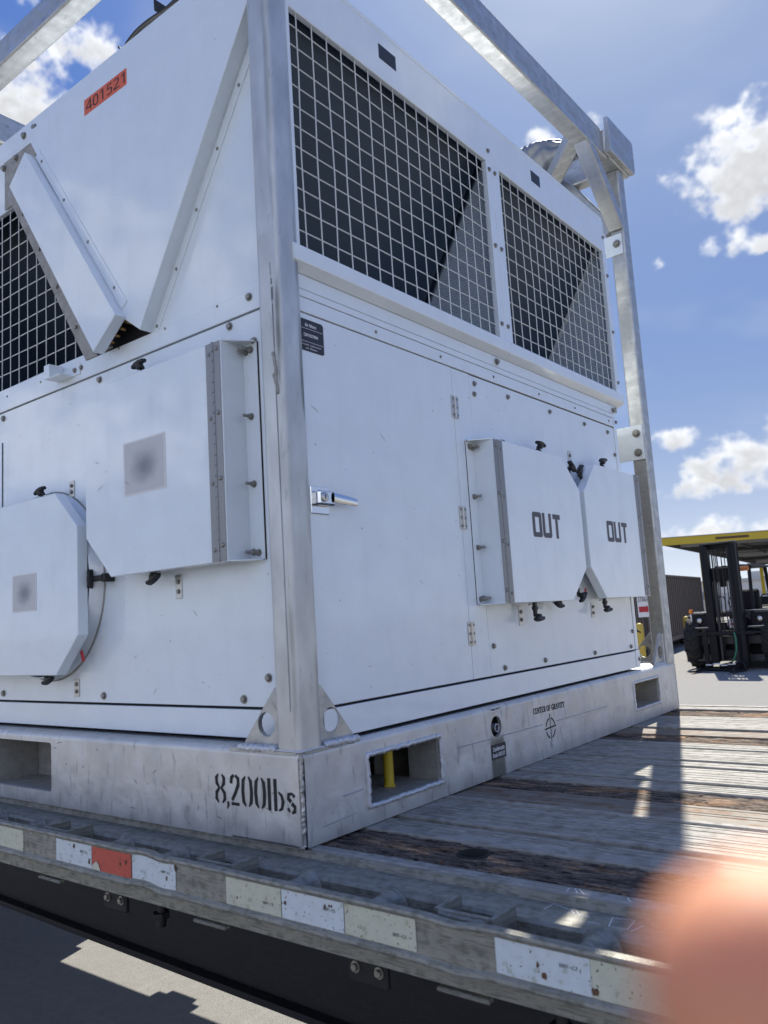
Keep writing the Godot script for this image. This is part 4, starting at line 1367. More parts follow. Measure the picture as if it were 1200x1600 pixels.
# octagonal duct cover on a hinge channel. Local axes: u from the hinge to the free side, v up, n out.
func duct_cover(t: Transform3D, parent: Node, w: float, v0: float, v1: float, chw: float, chv: float, depth: float, fl: float, ring_c: Vector2, ring_r: float, called := "duct_cover") -> Node3D:
	var c := node(called, parent)
	var lid := 0.032
	# lid
	var s := st0()
	var out := PackedVector2Array([Vector2(0.0, v0), Vector2(w - chw, v0), Vector2(w, v0 + chv), Vector2(w, v1 - chv), Vector2(w - chw, v1), Vector2(0.0, v1)])
	prism(s, out, depth - lid, depth, t, 0.0018)
	obj("lid", s, mats.paint, c)
	# hinge: two leaves and a knuckle
	s = st0()
	bbox(s, Vector3(0.003, v0 + 0.002, depth + 0.0003), Vector3(0.026, v1 - 0.002, depth + 0.0018), 0.0004, t)
	obj("hinge_leaf", s, mats.hinge, c)
	s = st0()
	bbox(s, Vector3(-0.027, v0 + 0.002, depth + 0.0003), Vector3(-0.003, v1 - 0.002, depth + 0.0018), 0.0004, t)
	obj("hinge_leaf", s, mats.hinge, c)
	s = st0()
	var n := int((v1 - v0) / 0.025)
	for k in n:
		var a := v0 + (v1 - v0) * k / n
		tube(s, [t * Vector3(0, a + 0.0008, depth + 0.001), t * Vector3(0, a + (v1 - v0) / n - 0.0008, depth + 0.001)], 0.0042, 8)
	var kn := obj("hinge_knuckles", s, mats.hinge, c)
	kn.set_meta("kind", "stuff")
	var nb := (t.basis * Vector3(0, 0, 1)).normalized()
	for k in 4:
		var v := lerpf(v0 + 0.03, v1 - 0.03, k / 3.0)
		bolt(c, t * Vector3(0.014, v, depth + 0.0016), nb, 0.9, 1)
		bolt(c, t * Vector3(-0.015, v + 0.01, depth + 0.0016), nb, 1.1, 1)
	# channel that carries the hinge
	s = st0()
	bbox(s, Vector3(-0.030, v0, depth - 0.003), Vector3(-0.002, v1, depth), 0.0008, t)
	bbox(s, Vector3(-0.030, v0, 0.001), Vector3(-0.027, v1, depth - 0.003), 0.0, t)
	bbox(s, Vector3(-0.030 - fl, v0, 0.001), Vector3(-0.030, v1, 0.0035), 0.0008, t)
	for v in [v0, v1]:
		var a := t * Vector3(-0.030, v, depth - 0.001)
		var b := t * Vector3(-0.030, v, 0.002)
		var d := t * Vector3(-0.030 - fl, v, 0.002)
		var e := t * Vector3(-0.030 - fl, v, 0.010)
		var off := t.basis * Vector3(0, 0.0025 if v == v0 else -0.0025, 0)
		quad(s, a, b, d, e)
		quad(s, e + off, d + off, b + off, a + off)
		quad(s, a, e, e + off, a + off)
	obj("hinge_channel", s, mats.paint, c)
	s = st0()
	bbox(s, Vector3(-0.030 - fl - 0.003, v0 + 0.001, 0.0002), Vector3(-0.030 - fl + 0.001, v1 - 0.001, 0.0012), 0.0, t)
	bbox(s, Vector3(-0.034 - fl, v0 + 0.003, 0.0003), Vector3(-0.0305 - fl, v1 - 0.003, 0.0008), 0.0, t)
	obj("gasket", s, mats.gap, c)
	for q in [[0.6, 0.035], [0.25, 0.04], [0.45, 0.345], [0.45, 0.655], [0.6, 0.965], [0.25, 0.96]]:
		bolt(c, t * Vector3(-0.030 - fl * q[0], lerpf(v0, v1, q[1]), 0.0035), nb, 1.0, 2)
	# round collar behind the lid
	s = st0()
	var rt := t * Transform3D(Basis.IDENTITY, Vector3(ring_c.x, ring_c.y, 0))
	lathe(s, rt, [Vector2(ring_r + 0.008, 0.0005), Vector2(ring_r + 0.008, 0.003), Vector2(ring_r, 0.005), Vector2(ring_r, depth - lid - 0.003), Vector2(ring_r - 0.004, depth - lid - 0.003), Vector2(ring_r - 0.004, 0.001)], 56)
	obj("duct_collar", s, mats.paint, c)
	s = st0()
	lathe(s, rt, [Vector2(ring_r + 0.0135, 0.0004), Vector2(ring_r + 0.0135, 0.0022), Vector2(ring_r + 0.0085, 0.0032)], 56)
	obj("collar_seal", s, mats.alu_dull, c)
	return c

func screen(called: String, t: Transform3D, u0: float, v0: float, u1: float, v1: float, parent: Node, clip := PackedVector2Array()) -> void:
	var s := st0()
	var r := 0.0019
	var u := u0 + 0.0586 * 0.6
	while u < u1:
		var lo := v0
		var hi := v1
		if clip.size() > 0:
			var seg := Geometry2D.intersect_polyline_with_polygon(PackedVector2Array([Vector2(u, v0), Vector2(u, v1)]), clip)
			if seg.size() == 0:
				u += 0.0586
				continue
			lo = minf(seg[0][0].y, seg[0][1].y)
			hi = maxf(seg[0][0].y, seg[0][1].y)
		var bw := rng.randf_range(-0.0022, 0.0022)
		tube(s, [t * Vector3(u, lo, 0.0018), t * Vector3(u + bw, lerpf(lo, hi, 0.4), 0.0018 + bw), t * Vector3(u - bw * 0.5, lerpf(lo, hi, 0.75), 0.0018), t * Vector3(u, hi, 0.0018)], r, 6, false)
		u += 0.0586
	var v := v1 - 0.037
	while v > v0:
		var lo := u0
		var hi := u1
		if clip.size() > 0:
			var seg := Geometry2D.intersect_polyline_with_polygon(PackedVector2Array([Vector2(u0, v), Vector2(u1, v)]), clip)
			if seg.size() == 0:
				v -= 0.0557
				continue
			lo = minf(seg[0][0].x, seg[0][1].x)
			hi = maxf(seg[0][0].x, seg[0][1].x)
		var bw := rng.randf_range(-0.0022, 0.0022)
		tube(s, [t * Vector3(lo, v, -0.0018), t * Vector3(lerpf(lo, hi, 0.3), v + bw, -0.0018), t * Vector3(lerpf(lo, hi, 0.7), v - bw, -0.0018 - bw), t * Vector3(hi, v, -0.0018)], r, 6, false)
		v -= 0.0557
	var o := obj(called, s, mats.wire, parent)
	o.set_meta("kind", "stuff")

func butt_hinge(at: Vector3, t: Transform3D, parent: Node) -> void:
	var h := node("door_hinge", parent, Transform3D(t.basis, at))
	var s := st0()
	bbox(s, Vector3(-0.0185, -0.034, 0.0), Vector3(-0.002, 0.034, 0.0025), 0.0005)
	obj("leaf", s, mats.stainless, h)
	s = st0()
	bbox(s, Vector3(0.002, -0.034, 0.0), Vector3(0.0185, 0.034, 0.0025), 0.0005)
	obj("leaf", s, mats.stainless, h)
	s = st0()
	for k in 5:
		tube(s, [Vector3(0, -0.034 + 0.0136 * k + 0.0005, 0.003), Vector3(0, -0.034 + 0.0136 * (k + 1) - 0.0005, 0.003)], 0.0042, 8)
	obj("knuckle", s, mats.stainless, h)
	for sx in [-0.011, 0.011]:
		for v in [-0.025, 0.0, 0.025]:
			var o := put("screw", screw_mesh, mats.bolt, h)
			o.transform = Transform3D(Basis.from_scale(Vector3.ONE * 0.75), Vector3(sx, v, 0.0025))

func build_unit() -> void:
	var u := thing("cooling_unit", "large white cooling unit with wire screens and two duct covers lettered OUT", "air conditioner")
	var R := on_right(UX)
	var F := on_front(UZ)
	# --- lower cabinet: inner carcase and skin panels with dark joints between them
	box("carcase", Vector3(UL, 0.21, UD + 0.004), Vector3(UX - 0.008, 1.30, UZ - 0.008), mats.gap, u, 0.0)
	var skins := [
		# right wall: u0, v0, u1, v1, proud, name
		[R, 0.10, 0.2115, UD * -1 - 0.046, 0.2785, 0.004, "base_strip"], [R, 0.7475, 0.2845, 0.8465, 1.2200, 0.001, "door_jamb"],
		[R, 0.8495, 0.2845, 2.000, 1.2190, 0.0, "side_panel"], [R, 2.0025, 0.2845, 2.030, 1.2190, 0.003, "corner_angle"], [R, 1.986, 0.2115, 2.030, 0.2805, 0.006, "corner_foot"],
		[R, 0.0, 1.2235, 2.012, 1.2600, 0.003, "upper_band"], [R, 0.0, 1.2635, 2.030, 1.2815, 0.001, "upper_band"],
		[R, 0.0, 1.2845, 2.045, 1.3210, -0.002, "upper_band"],
		[F, UL, 0.2115, -0.10, 0.2785, 0.006, "base_strip"], [F, UL, 0.2845, -0.10, 1.2600, 0.0, "front_panel"],
		[F, UL, 1.2635, -0.03, 1.3170, 0.004, "upper_band"]]
	for k in skins:
		var s := st0()
		bbox(s, Vector3(k[1], k[2], -0.007), Vector3(k[3], k[4], k[5]), 0.0012, k[0])
		obj(k[6], s, mats.paint, u)
	# door
	var door := node("access_door", u)
	var s := st0()
	bbox(s, Vector3(0.0, 0.2845, -0.006), Vector3(0.7445, 1.2205, 0.0015), 0.0015, R)
	obj("door_leaf", s, mats.paint, door)
	for v in [1.097, 0.758, 0.416]:
		butt_hinge(Vector3(UX + 0.002, v, -0.750), R, door)
	# lever handle of bright metal
	var hn := node("door_handle", door, Transform3D(R.basis, Vector3(UX + 0.0015, 0.765, -0.125)))
	s = st0()
	bbox(s, Vector3(-0.035, -0.036, 0.0), Vector3(0.028, 0.030, 0.004), 0.0015)
	bbox(s, Vector3(-0.026, -0.017, 0.004), Vector3(0.034, 0.019, 0.022), 0.005)
	obj("handle_body", s, mats.chrome, hn)
	s = st0(false)
	var sec := []
	for k in 9:
		var f := k / 8.0
		sec.append([0.022 + 0.088 * f, 0.003 - 0.006 * f, 0.0125 - 0.003 * f * f, 0.0045 - 0.0018 * f])
	for k in 8:
		for q in 12:
			var p := []
			for e in [[k, q], [k + 1, q], [k + 1, q + 1], [k, q + 1]]:
				var c: Array = sec[e[0]]
				var a: float = TAU * e[1] / 12.0
				p.append(Vector3(c[0], c[1] + c[2] * cos(a), 0.023 + c[3] * sin(a)))
			quad(s, p[0], p[3], p[2], p[1])
	s.set_smooth_group(-1)
	bbox(s, Vector3(0.106, -0.011, 0.0205), Vector3(0.1125, 0.005, 0.0255), 0.002)
	obj("handle_lever", s, mats.chrome, hn)
	s = st0()
	lathe(s, Transform3D(Basis.IDENTITY, Vector3(-0.008, 0.002, 0.022)), [Vector2(0.0115, 0.0), Vector2(0.0115, 0.003), Vector2(0.009, 0.004), Vector2(0.0, 0.004)], 18)
	obj("lock_barrel", s, mats.stainless, hn)
	box("key_slot", Vector3(-0.0095, -0.003, 0.026), Vector3(-0.0065, 0.007, 0.0265), mats.ink, hn, 0.0)
	# air filter label
	var lb := node("filter_label", u)
	s = st0()
	prism(s, rrect(0.078, 1.126, 0.1675, 1.206, 0.007), 0.0016, 0.0024, R)
	obj("label_plate", s, mats.label_black, lb)
	for w in [["Air Filters", 1.192, 0.040, 0.0085, 700], ["(3)FTR27984", 1.166, 0.050, 0.009, 700], ["To order replacement", 1.1415, 0.070, 0.0050, 400], ["air filters", 1.1335, 0.040, 0.0045, 400]]:
		text("label_lettering", w[0], R * Transform3D(Basis.IDENTITY, Vector3(0.1215, w[1], 0.0025)), w[2], w[3], mats.label_white, lb, "Droid Sans", w[4], 0.0003)
	for v in [1.182, 1.149]:
		s = st0()
		bbox(s, Vector3(0.082, v, 0.0025), Vector3(0.164, v + 0.0009, 0.0028), 0.0, R)
		obj("label_line", s, mats.label_white, lb)
	# bolts and screws of the right wall
	for q in [[0.877, 1.195], [0.872, 1.160], [1.09, 1.19], [1.40, 1.19], [1.70, 1.19], [1.93, 1.19], [0.872, 0.372], [0.93, 0.302], [1.20, 0.304], [1.60, 0.300], [1.955, 0.30], [1.985, 0.36], [1.985, 1.10], [1.975, 0.60], [2.018, 1.245], [2.018, 0.245]]:
		bolt(u, R * Vector3(q[0], q[1], 0.001 if q[0] < 2.0 else 0.006), Vector3.RIGHT, 0.72)
	for q in [[0.38, 1.2415], [0.69, 1.2415], [1.0, 1.2415], [1.32, 1.2415], [1.62, 1.2415], [1.95, 1.2415]]:
		bolt(u, R * Vector3(q[0], q[1], 0.003), Vector3.RIGHT, 0.9, 1)
	for q in [[1.036, 1.302], [2.02, 1.30]]:
		bolt(u, R * Vector3(q[0], q[1], 0.0), Vector3.RIGHT, 0.94)
	# --- upper right: screens over slanted coils
	var X := on_right(0.0)
	s = st0()
	bbox(s, Vector3(0.05, 2.030, -0.030), Vector3(2.090, 2.180, -0.012), 0.002, X)
	obj("top_fascia", s, mats.paint, u)
	for k in [[0.05, 1.0905], [1.0925, 2.090]]:
		# folded lower rail: face, and a lip that runs back and down to the band
		s = st0()
		prism(s, PackedVector2Array([Vector2(-0.030, 1.322), Vector2(-0.022, 1.322), Vector2(0.004, 1.337), Vector2(0.005, 1.3395), Vector2(0.005, 1.374), Vector2(0.003, 1.378), Vector2(-0.030, 1.378)]), -k[1], -k[0])
		obj("lower_rail", s, mats.paint, u)
	for k in [[1.054, 1.0905], [1.0925, 1.1425], [2.052, 2.090], [0.05, 0.090]]:
		s = st0()
		bbox(s, Vector3(k[0], 1.3785, -0.030), Vector3(k[1], 2.0295, -0.010), 0.0015, X)
		obj("screen_stile", s, mats.paint, u)
	var lbl := [[0.508, 2.116, 0.082, 0.046], [1.437, 2.117, 0.072, 0.044]]
	for l in lbl:
		s = st0()
		bbox(s, Vector3(l[0] - l[2] / 2, l[1] - l[3] / 2, -0.012), Vector3(l[0] + l[2] / 2, l[1] + l[3] / 2, -0.011), 0.0, X)
		var p := obj("data_plate", s, mats.label_black, u)
		var rows := st0()
		for q in 4:
			var hw: float = [0.018, 0.022, 0.016, 0.012][q]
			var vv: float = l[1] + 0.013 - 0.0090 * q
			bbox(rows, Vector3(l[0] - hw, vv - 0.0014, -0.011), Vector3(l[0] + hw, vv + 0.0014, -0.0108), 0.0, X)
		obj("print_lines", rows, mats.machine_grey, p)
	for q in [[1.075, 2.072, -0.012], [1.070, 2.0, -0.010], [1.108, 2.0, -0.010], [1.070, 1.44, -0.010], [1.112, 1.44, -0.010], [2.072, 2.10, -0.012], [2.076, 1.92, -0.010], [2.076, 1.66, -0.010], [2.076, 1.43, -0.010], [1.070, 1.72, -0.010], [1.112, 1.72, -0.010]]:
		bolt(u, X * Vector3(q[0], q[1], q[2]), Vector3.RIGHT, 0.68)
	screen("wire_screen", on_right(-0.022), 0.09, 1.378, 1.054, 2.03, u)
	screen("wire_screen", on_right(-0.022), 1.1425, 1.378, 2.052, 2.03, u)
	# coil slabs: run down and inwards from the top edge
	var slab := PackedVector2Array([Vector2(-0.050, 2.06), Vector2(-0.120, 2.06), Vector2(-0.56, 1.33), Vector2(-0.49, 1.33)])
	for k in [[-1.075, -0.09], [-2.06, -1.10]]:
		s = st0()
		prism(s, slab, k[0], k[1])
		obj("cooling_coil", s, mats.coil, u)
	# upright sheets that close the ends of each bay
	for z in [-0.085, -1.094, -2.075]:
		s = st0()
		prism(s, PackedVector2Array([Vector2(-0.031, 1.324), Vector2(-0.031, 2.05), Vector2(-0.045, 2.05), Vector2(-0.475, 1.324)]), z - 0.004, z)
		obj("bay_divider", s, mats.bay_sheet, u)
	box("bay_floor", Vector3(-0.55, 1.318, -2.07), Vector3(-0.032, 1.3225, -0.09), mats.paint, u, 0.0)
	# --- top
	box("top_cap", Vector3(UL, 2.181, UD - 0.05), Vector3(-0.012, 2.196, UZ + 0.004), mats.paint, u, 0.002)
	s = st0()
	bbox(s, Vector3(UL, 2.196, 0.001), Vector3(-0.10, 2.262, 0.004), 0.001, F)
	bbox(s, Vector3(UL, 2.258, -0.05), Vector3(-0.10, 2.262, 0.001), 0.001, F)
	obj("top_flange", s, mats.paint, u)
	for q in [[-0.43, 2.190], [-0.60, 2.190], [-0.90, 2.185], [-1.13, 2.185]]:
		bolt(u, F * Vector3(q[0], q[1], 0.002), Vector3.BACK, 0.85)
	for q in [[-1.21, 2.225], [-1.28, 2.225], [-1.335, 2.165], [-1.42, 2.16]]:
		bolt(u, F * Vector3(q[0], q[1], 0.004), Vector3.BACK, 1.06)
	box("gusset_plate", Vector3(-1.42, 2.0, UZ + 0.0005), Vector3(-1.205, 2.194, UZ + 0.0035), mats.alu_dull, u, 0.001)
	# --- front upper wall: plain triangle, raised centre panel, coil end cover
	s = st0()
	prism(s, PackedVector2Array([Vector2(-0.03, 1.318), Vector2(-0.03, 2.18), Vector2(-0.16, 2.18), Vector2(-0.57, 1.318)]), -0.010, -0.003, F)
	obj("end_panel", s, mats.paint, u)
	s = st0()
	prism(s, PackedVector2Array([Vector2(-0.14, 2.180), Vector2(-1.20, 2.180), Vector2(-0.700, 1.398), Vector2(-0.586, 1.318), Vector2(-0.10, 2.06), Vector2(-0.10, 2.180)]), -0.010, 0.041, F, 0.0015)
	obj("raised_panel", s, mats.paint, u)
	# flange with screws at the foot of the raised panel
	s = st0()
	var d := (Vector2(-0.155, 1.952) - Vector2(-0.568, 1.337)).normalized()
	var nn := Vector2(d.y, -d.x)
	var a0 := Vector2(-0.592, 1.320)
	var a1 := Vector2(-0.10, 2.053)
	prism(s, PackedVector2Array([a0 + nn * 0.001, a0 + nn * 0.030, a1 + nn * 0.030, a1 + nn * 0.001]), -0.003, -0.0005, F)
	obj("panel_flange", s, mats.paint, u)
	for k in 6:
		var p: Vector2 = a0.lerp(a1, 0.03 + 0.19 * k) + nn * 0.018
		bolt(u, F * Vector3(p.x, p.y, -0.0005), Vector3.BACK, 0.9, 1)
	# sticker with the number
	s = st0()
	prism(s, rect(-0.845, 2.082, -0.622, 2.134), 0.041, 0.0418, F)
	var stk := obj("number_sticker", s, mats.sticker_orange, u)
	text("sticker_number", "401521", F * Transform3D(Basis.IDENTITY, Vector3(-0.733, 2.108, 0.0418)), 0.205, 0.035, mats.ink, stk, "Droid Sans", 400, 0.0004)
	# coil end cover on the left slope
	var cov := PackedVector2Array([Vector2(-1.145, 2.074), Vector2(-1.246, 1.992), Vector2(-0.763, 1.290), Vector2(-0.649, 1.371)])
	s = st0()
	prism(s, cov, 0.0412, 0.076, F, 0.0015)
	obj("coil_end_cover", s, mats.paint, u)
	s = st0()
	d = (Vector2(-1.145, 2.074) - Vector2(-0.649, 1.371)).normalized()
	nn = Vector2(-d.y, d.x)
	if nn.x < 0:
		nn = -nn
	a0 = Vector2(-0.666, 1.400)
	a1 = Vector2(-1.135, 2.065)
	prism(s, PackedVector2Array([a0 + nn * 0.000, a0 + nn * 0.030, a1 + nn * 0.030, a1 + nn * 0.000]), 0.0411, 0.0435, F)
	obj("panel_flange", s, mats.paint, u)
	for k in 4:
		var p: Vector2 = a0.lerp(a1, 0.10 + 0.28 * k) + nn * 0.016
		bolt(u, F * Vector3(p.x, p.y, 0.0435), Vector3.BACK, 0.9, 1)
	# left flange of the cover, against the screen
	s = st0()
	prism(s, PackedVector2Array([Vector2(-1.412, 2.071), Vector2(-1.335, 2.071), Vector2(-0.850, 1.318), Vector2(-0.914, 1.318)]), -0.006, 0.006, F, 0.001)
	obj("cover_flange", s, mats.alu_dull, u)
	s = st0()
	prism(s, PackedVector2Array([Vector2(-1.275, 2.02), Vector2(-1.235, 2.02), Vector2(-0.765, 1.320), Vector2(-0.80, 1.320)]), 0.0065, 0.0405, F)
	obj("cover_side", s, mats.alu_dull, u)
	for k in 4:
		var p := Vector2(-1.375, 2.071).lerp(Vector2(-0.885, 1.318), 0.18 + 0.22 * k)
		bolt(u, F * Vector3(p.x, p.y, 0.006), Vector3.BACK, 0.68)
	# return bends of the coil below the cover
	s = st0()
	prism(s, PackedVector2Array([Vector2(-0.86, 1.320), Vector2(-0.600, 1.320), Vector2(-0.690, 1.42), Vector2(-0.80, 1.42)]), -0.030, -0.012, F)
	obj("coil_end_plate", s, mats.dark_steel, u)
	s = st0()
	for k in 5:
		var f := k / 4.0
		var c := Vector3(lerpf(-0.815, -0.700, f) , 1.335 + 0.05 * f, 0.012)
		var pts := []
		for q in 9:
			var an := PI * q / 8.0
			pts.append(F * (c + Vector3(-0.016 * cos(an), 0.010 * cos(an), 0.016 * sin(an) - 0.012)))
		tube(s, pts, 0.006, 8)
	obj("return_bends", s, mats.copper, u)
	# left screen and its coil
	var clip := PackedVector2Array([Vector2(-1.85, 1.345), Vector2(-0.925, 1.345), Vector2(-1.340, 1.995), Vector2(-1.85, 1.995)])
	screen("wire_screen", on_front(UZ - 0.012), -1.85, 1.345, -0.90, 1.998, u, clip)
	s = st0()
	prism(s, PackedVector2Array([Vector2(-1.86, 1.318), Vector2(-0.86, 1.318), Vector2(-0.86, 1.344), Vector2(-1.86, 1.344)]), -0.02, -0.002, F, 0.001)
	obj("screen_rail", s, mats.paint, u)
	s = st0()
	prism(s, PackedVector2Array([Vector2(-1.86, 1.998), Vector2(-1.30, 1.998), Vector2(-1.30, 2.180), Vector2(-1.86, 2.180)]), -0.02, -0.003, F, 0.001)
	obj("screen_rail", s, mats.paint, u)
	s = st0()
	quad(s, Vector3(UL, 1.32, UZ - 0.50), Vector3(-0.80, 1.32, UZ - 0.50), Vector3(-0.80, 2.15, UZ - 0.06), Vector3(UL, 2.15, UZ - 0.06))
	prism(s, PackedVector2Array([Vector2(-0.50, 1.32), Vector2(-0.06, 2.15), Vector2(-0.10, 2.15), Vector2(-0.56, 1.32)]), UL, -0.80, Transform3D(Basis(Vector3(0, 0, 1), Vector3(0, 1, 0), Vector3(1, 0, 0)), Vector3(0, 0, UZ)))
	obj("cooling_coil", s, mats.coil, u)
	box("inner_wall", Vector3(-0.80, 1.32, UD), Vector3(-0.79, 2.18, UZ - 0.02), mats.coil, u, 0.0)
	# far and left closing walls of the upper part
	box("back_wall", Vector3(UL, 1.30, UD - 0.058), Vector3(-0.030, 2.18, UD - 0.050), mats.paint, u, 0.0)
	box("left_wall", Vector3(UL - 0.004, 0.21, UD), Vector3(UL - 0.001, 2.18, UZ - 0.01), mats.paint, u, 0.0)
	box("added_dark_sheet", Vector3(UL, 1.32, UD), Vector3(UL + 0.006, 2.17, UZ - 0.02), mats.coil, u, 0.0)  # added dark sheet keeps the inside dark behind the left screen
	box("inner_floor", Vector3(UL, 1.301, UD), Vector3(-0.56, 1.3165, UZ - 0.02), mats.paint, u, 0.0)
	# folded bracket below the screen
	s = st0()
	bbox(s, Vector3(-1.075, 1.285, 0.0045), Vector3(-1.045, 1.330, 0.052), 0.001, F)
	bbox(s, Vector3(-1.045, 1.282, 0.0045), Vector3(-0.985, 1.286, 0.052), 0.0008, F)
	bbox(s, Vector3(-0.990, 1.283, 0.0042), Vector3(-0.945, 1.318, 0.007), 0.0008, F)
	var brk := obj("folded_bracket", s, mats.paint, u)
	bolt(brk, F * Vector3(-0.972, 1.300, 0.007), Vector3.BACK, 0.7)
	bolt(brk, F * Vector3(-0.940, 1.302, 0.004), Vector3.BACK, 0.7)
	# bolts of the front wall
	for q in [[-0.178, 1.300, 0.004], [-0.259, 1.246, 0.0], [-0.848, 1.242, 0.0], [-0.171, 1.183, 0.0], [-1.432, 1.240, 0.0], [-0.168, 0.353, 0.0], [-0.257, 0.302, 0.0], [-0.851, 0.304, 0.0], [-1.431, 0.306, 0.0], [-0.115, 0.252, 0.006]]:
		bolt(u, F * Vector3(q[0], q[1], q[2]), Vector3.BACK, 0.89)
	for k in 8:
		bolt(u, F * Vector3(-0.30 - 0.22 * k, 1.3115, 0.004), Vector3.BACK, 0.7, 1)
	# --- duct covers. Front wall: u runs to -x from the hinge
	var ta := Transform3D(Basis(Vector3(-1, 0, 0), Vector3(0, 1, 0), Vector3(0, 0, 1)), Vector3(-0.240, 0, UZ))
	var ca := duct_cover(ta, u, 0.570, 0.633, 1.181, 0.117, 0.117, 0.076, 0.050, Vector2(0.285, 0.905), 0.24)
	var tb := Transform3D(Basis(Vector3(1, 0, 0), Vector3(0, 1, 0), Vector3(0, 0, 1)), Vector3(-1.425, 0, UZ))
	var cb := duct_cover(tb, u, 0.570, 0.369, 0.906, 0.118, 0.112, 0.078, 0.050, Vector2(0.295, 0.640), 0.283)
	box("next_cover_edge", Vector3(-1.52, 0.90, UZ + 0.0005), Vector3(-1.440, 1.155, UZ + 0.004), mats.paint, u, 0.001)
	box("cover_gasket", Vector3(-1.4395, 0.90, UZ + 0.0004), Vector3(-1.4365, 1.155, UZ + 0.0015), mats.gap, u, 0.0)
	var tc := Transform3D(Basis(Vector3(0, 0, -1), Vector3(0, 1, 0), Vector3(1, 0, 0)), Vector3(UX, 0, -0.868))
	var cc := duct_cover(tc, u, 0.569, 0.497, 1.000, 0.127, 0.110, 0.072, 0.042, Vector2(0.33, 0.748), 0.235)
	var td := Transform3D(Basis(Vector3(0, 0, 1), Vector3(0, 1, 0), Vector3(1, 0, 0)), Vector3(UX, 0, -2.010))
	var cd := duct_cover(td, u, 0.532, 0.499, 1.005, 0.117, 0.113, 0.072, 0.006, Vector2(0.28, 0.752), 0.20)
	# soft grey squares in place of blurred-out marks on the front covers
	for q in [[ca, Vector2(-0.530, 0.918), 0.074], [cb, Vector2(-1.150, 0.620), 0.058]]:
		s = st0()
		prism(s, rect(q[1].x - q[2] * 1.25, q[1].y - q[2], q[1].x + q[2] * 1.25, q[1].y + q[2]), 0.0765 if q[0] == ca else 0.0785, 0.0768 if q[0] == ca else 0.0788, F)
		obj("blurred_mark_patch", s, mats.blurred_mark_a if q[0] == ca else mats.blurred_mark_b, q[0])
	# squared OUT lettering
	for k in 2:
		var par: Node3D = [cc, cd][k]
		var L := Transform3D(R.basis, Vector3(UX + 0.0725, 0, 0))
		var uc: float = [1.155, 1.7535][k]
		var vb: float = [0.706, 0.712][k]
		var h: float = [0.082, 0.080][k]
		var lw := 0.062
		var th := 0.0165
		for g in 3:
			s = st0()
			var x: float = uc - 0.1 + g * 0.0695 + (0.002 if g == 2 else 0.0)
			if g == 0:
				prism(s, rrect(x, vb, x + lw, vb + h, 0.009), 0.0, 0.0006, L, 0.0, [rrect(x + th, vb + th * 0.95, x + lw - th, vb + h - th * 0.95, 0.003)])
			elif g == 1:
				prism(s, PackedVector2Array([Vector2(x + 0.008, vb), Vector2(x + lw - 0.008, vb), Vector2(x + lw, vb + 0.008), Vector2(x + lw, vb + h), Vector2(x + lw - th, vb + h), Vector2(x + lw - th, vb + th), Vector2(x + th, vb + th), Vector2(x + th, vb + h), Vector2(x, vb + h), Vector2(x, vb + 0.008)]), 0.0, 0.0006, L)
			else:
				prism(s, PackedVector2Array([Vector2(x + lw / 2 - th / 2, vb), Vector2(x + lw / 2 + th / 2, vb), Vector2(x + lw / 2 + th / 2, vb + h - th), Vector2(x + lw * 0.93, vb + h - th), Vector2(x + lw * 0.93, vb + h), Vector2(x + lw * 0.07, vb + h), Vector2(x + lw * 0.07, vb + h - th), Vector2(x + lw / 2 - th / 2, vb + h - th)]), 0.0, 0.0006, L)
			obj("letter", s, mats.letters, par)
	# latches: (cover, wall frame, u, v, turn in the wall's plane)
	for q in [
		[ca, F, -0.577, 1.181, 12.0, 0.034], [ca, F, -0.555, 0.632, 205.0, 0.014], [ca, F, -0.811, 0.905, 90.0, 0.008],
		[cb, F, -1.105, 0.907, 15.0, 0.028], [cb, F, -1.085, 0.367, 200.0, 0.014], [cb, F, -0.856, 0.640, -90.0, 0.004],
		[cc, R, 1.205, 1.001, -8.0, 0.032], [cc, R, 1.085, 0.496, 180.0, 0.050], [cc, R, 1.42, 0.953, -40.0, 0.036], [cc, R, 1.405, 0.545, 215.0, 0.045], [cc, R, 1.26, 0.496, 165.0, 0.008],
		[cd, R, 1.745, 1.006, 10.0, 0.032], [cd, R, 1.645, 0.498, 180.0, 0.040], [cd, R, 1.535, 0.955, 38.0, 0.030]]:
		var tr: Transform3D = q[1]
		latch(tr * Transform3D(Basis(Vector3(0, 0, 1), deg_to_rad(q[4])), Vector3(q[2], q[3], 0.034)), q[0], q[5])
	box("latch_strap", Vector3(-0.850, 0.632, UZ + 0.028), Vector3(-0.795, 0.648, UZ + 0.040), mats.rubber, cb, 0.003)
	box("latch_hook", Vector3(-0.805, 0.628, UZ + 0.0005), Vector3(-0.785, 0.652, UZ + 0.036), mats.rubber, cb, 0.003)
	# specks, scuffs and hairline scratches of years in the yard
	s = st0()
	for k in 150:
		var wl: Transform3D = R if k % 2 == 0 else F
		var c := Vector2(rng.randf_range(0.08, 1.95), rng.randf_range(0.3, 1.2)) if k % 2 == 0 else Vector2(rng.randf_range(-1.45, -0.10), rng.randf_range(0.3, 1.25))
		if k % 2 == 0 and c.x > 0.79 and c.y > 0.48 and c.y < 1.02:
			continue
		if k % 2 == 1 and ((c.x > -0.82 and c.x < -0.15 and c.y > 0.62) or (c.x < -0.84 and c.y > 0.36 and c.y < 0.92)):
			continue
		var pts := PackedVector2Array()
		var r := rng.randf_range(0.0007, 0.0022)
		for q in 6:
			pts.append(c + Vector2(cos(TAU * q / 6), sin(TAU * q / 6)) * r * rng.randf_range(0.5, 1.3))
		prism(s, pts, 0.0018 if k % 2 == 0 else 0.0004, 0.0020 if k % 2 == 0 else 0.0006, wl)
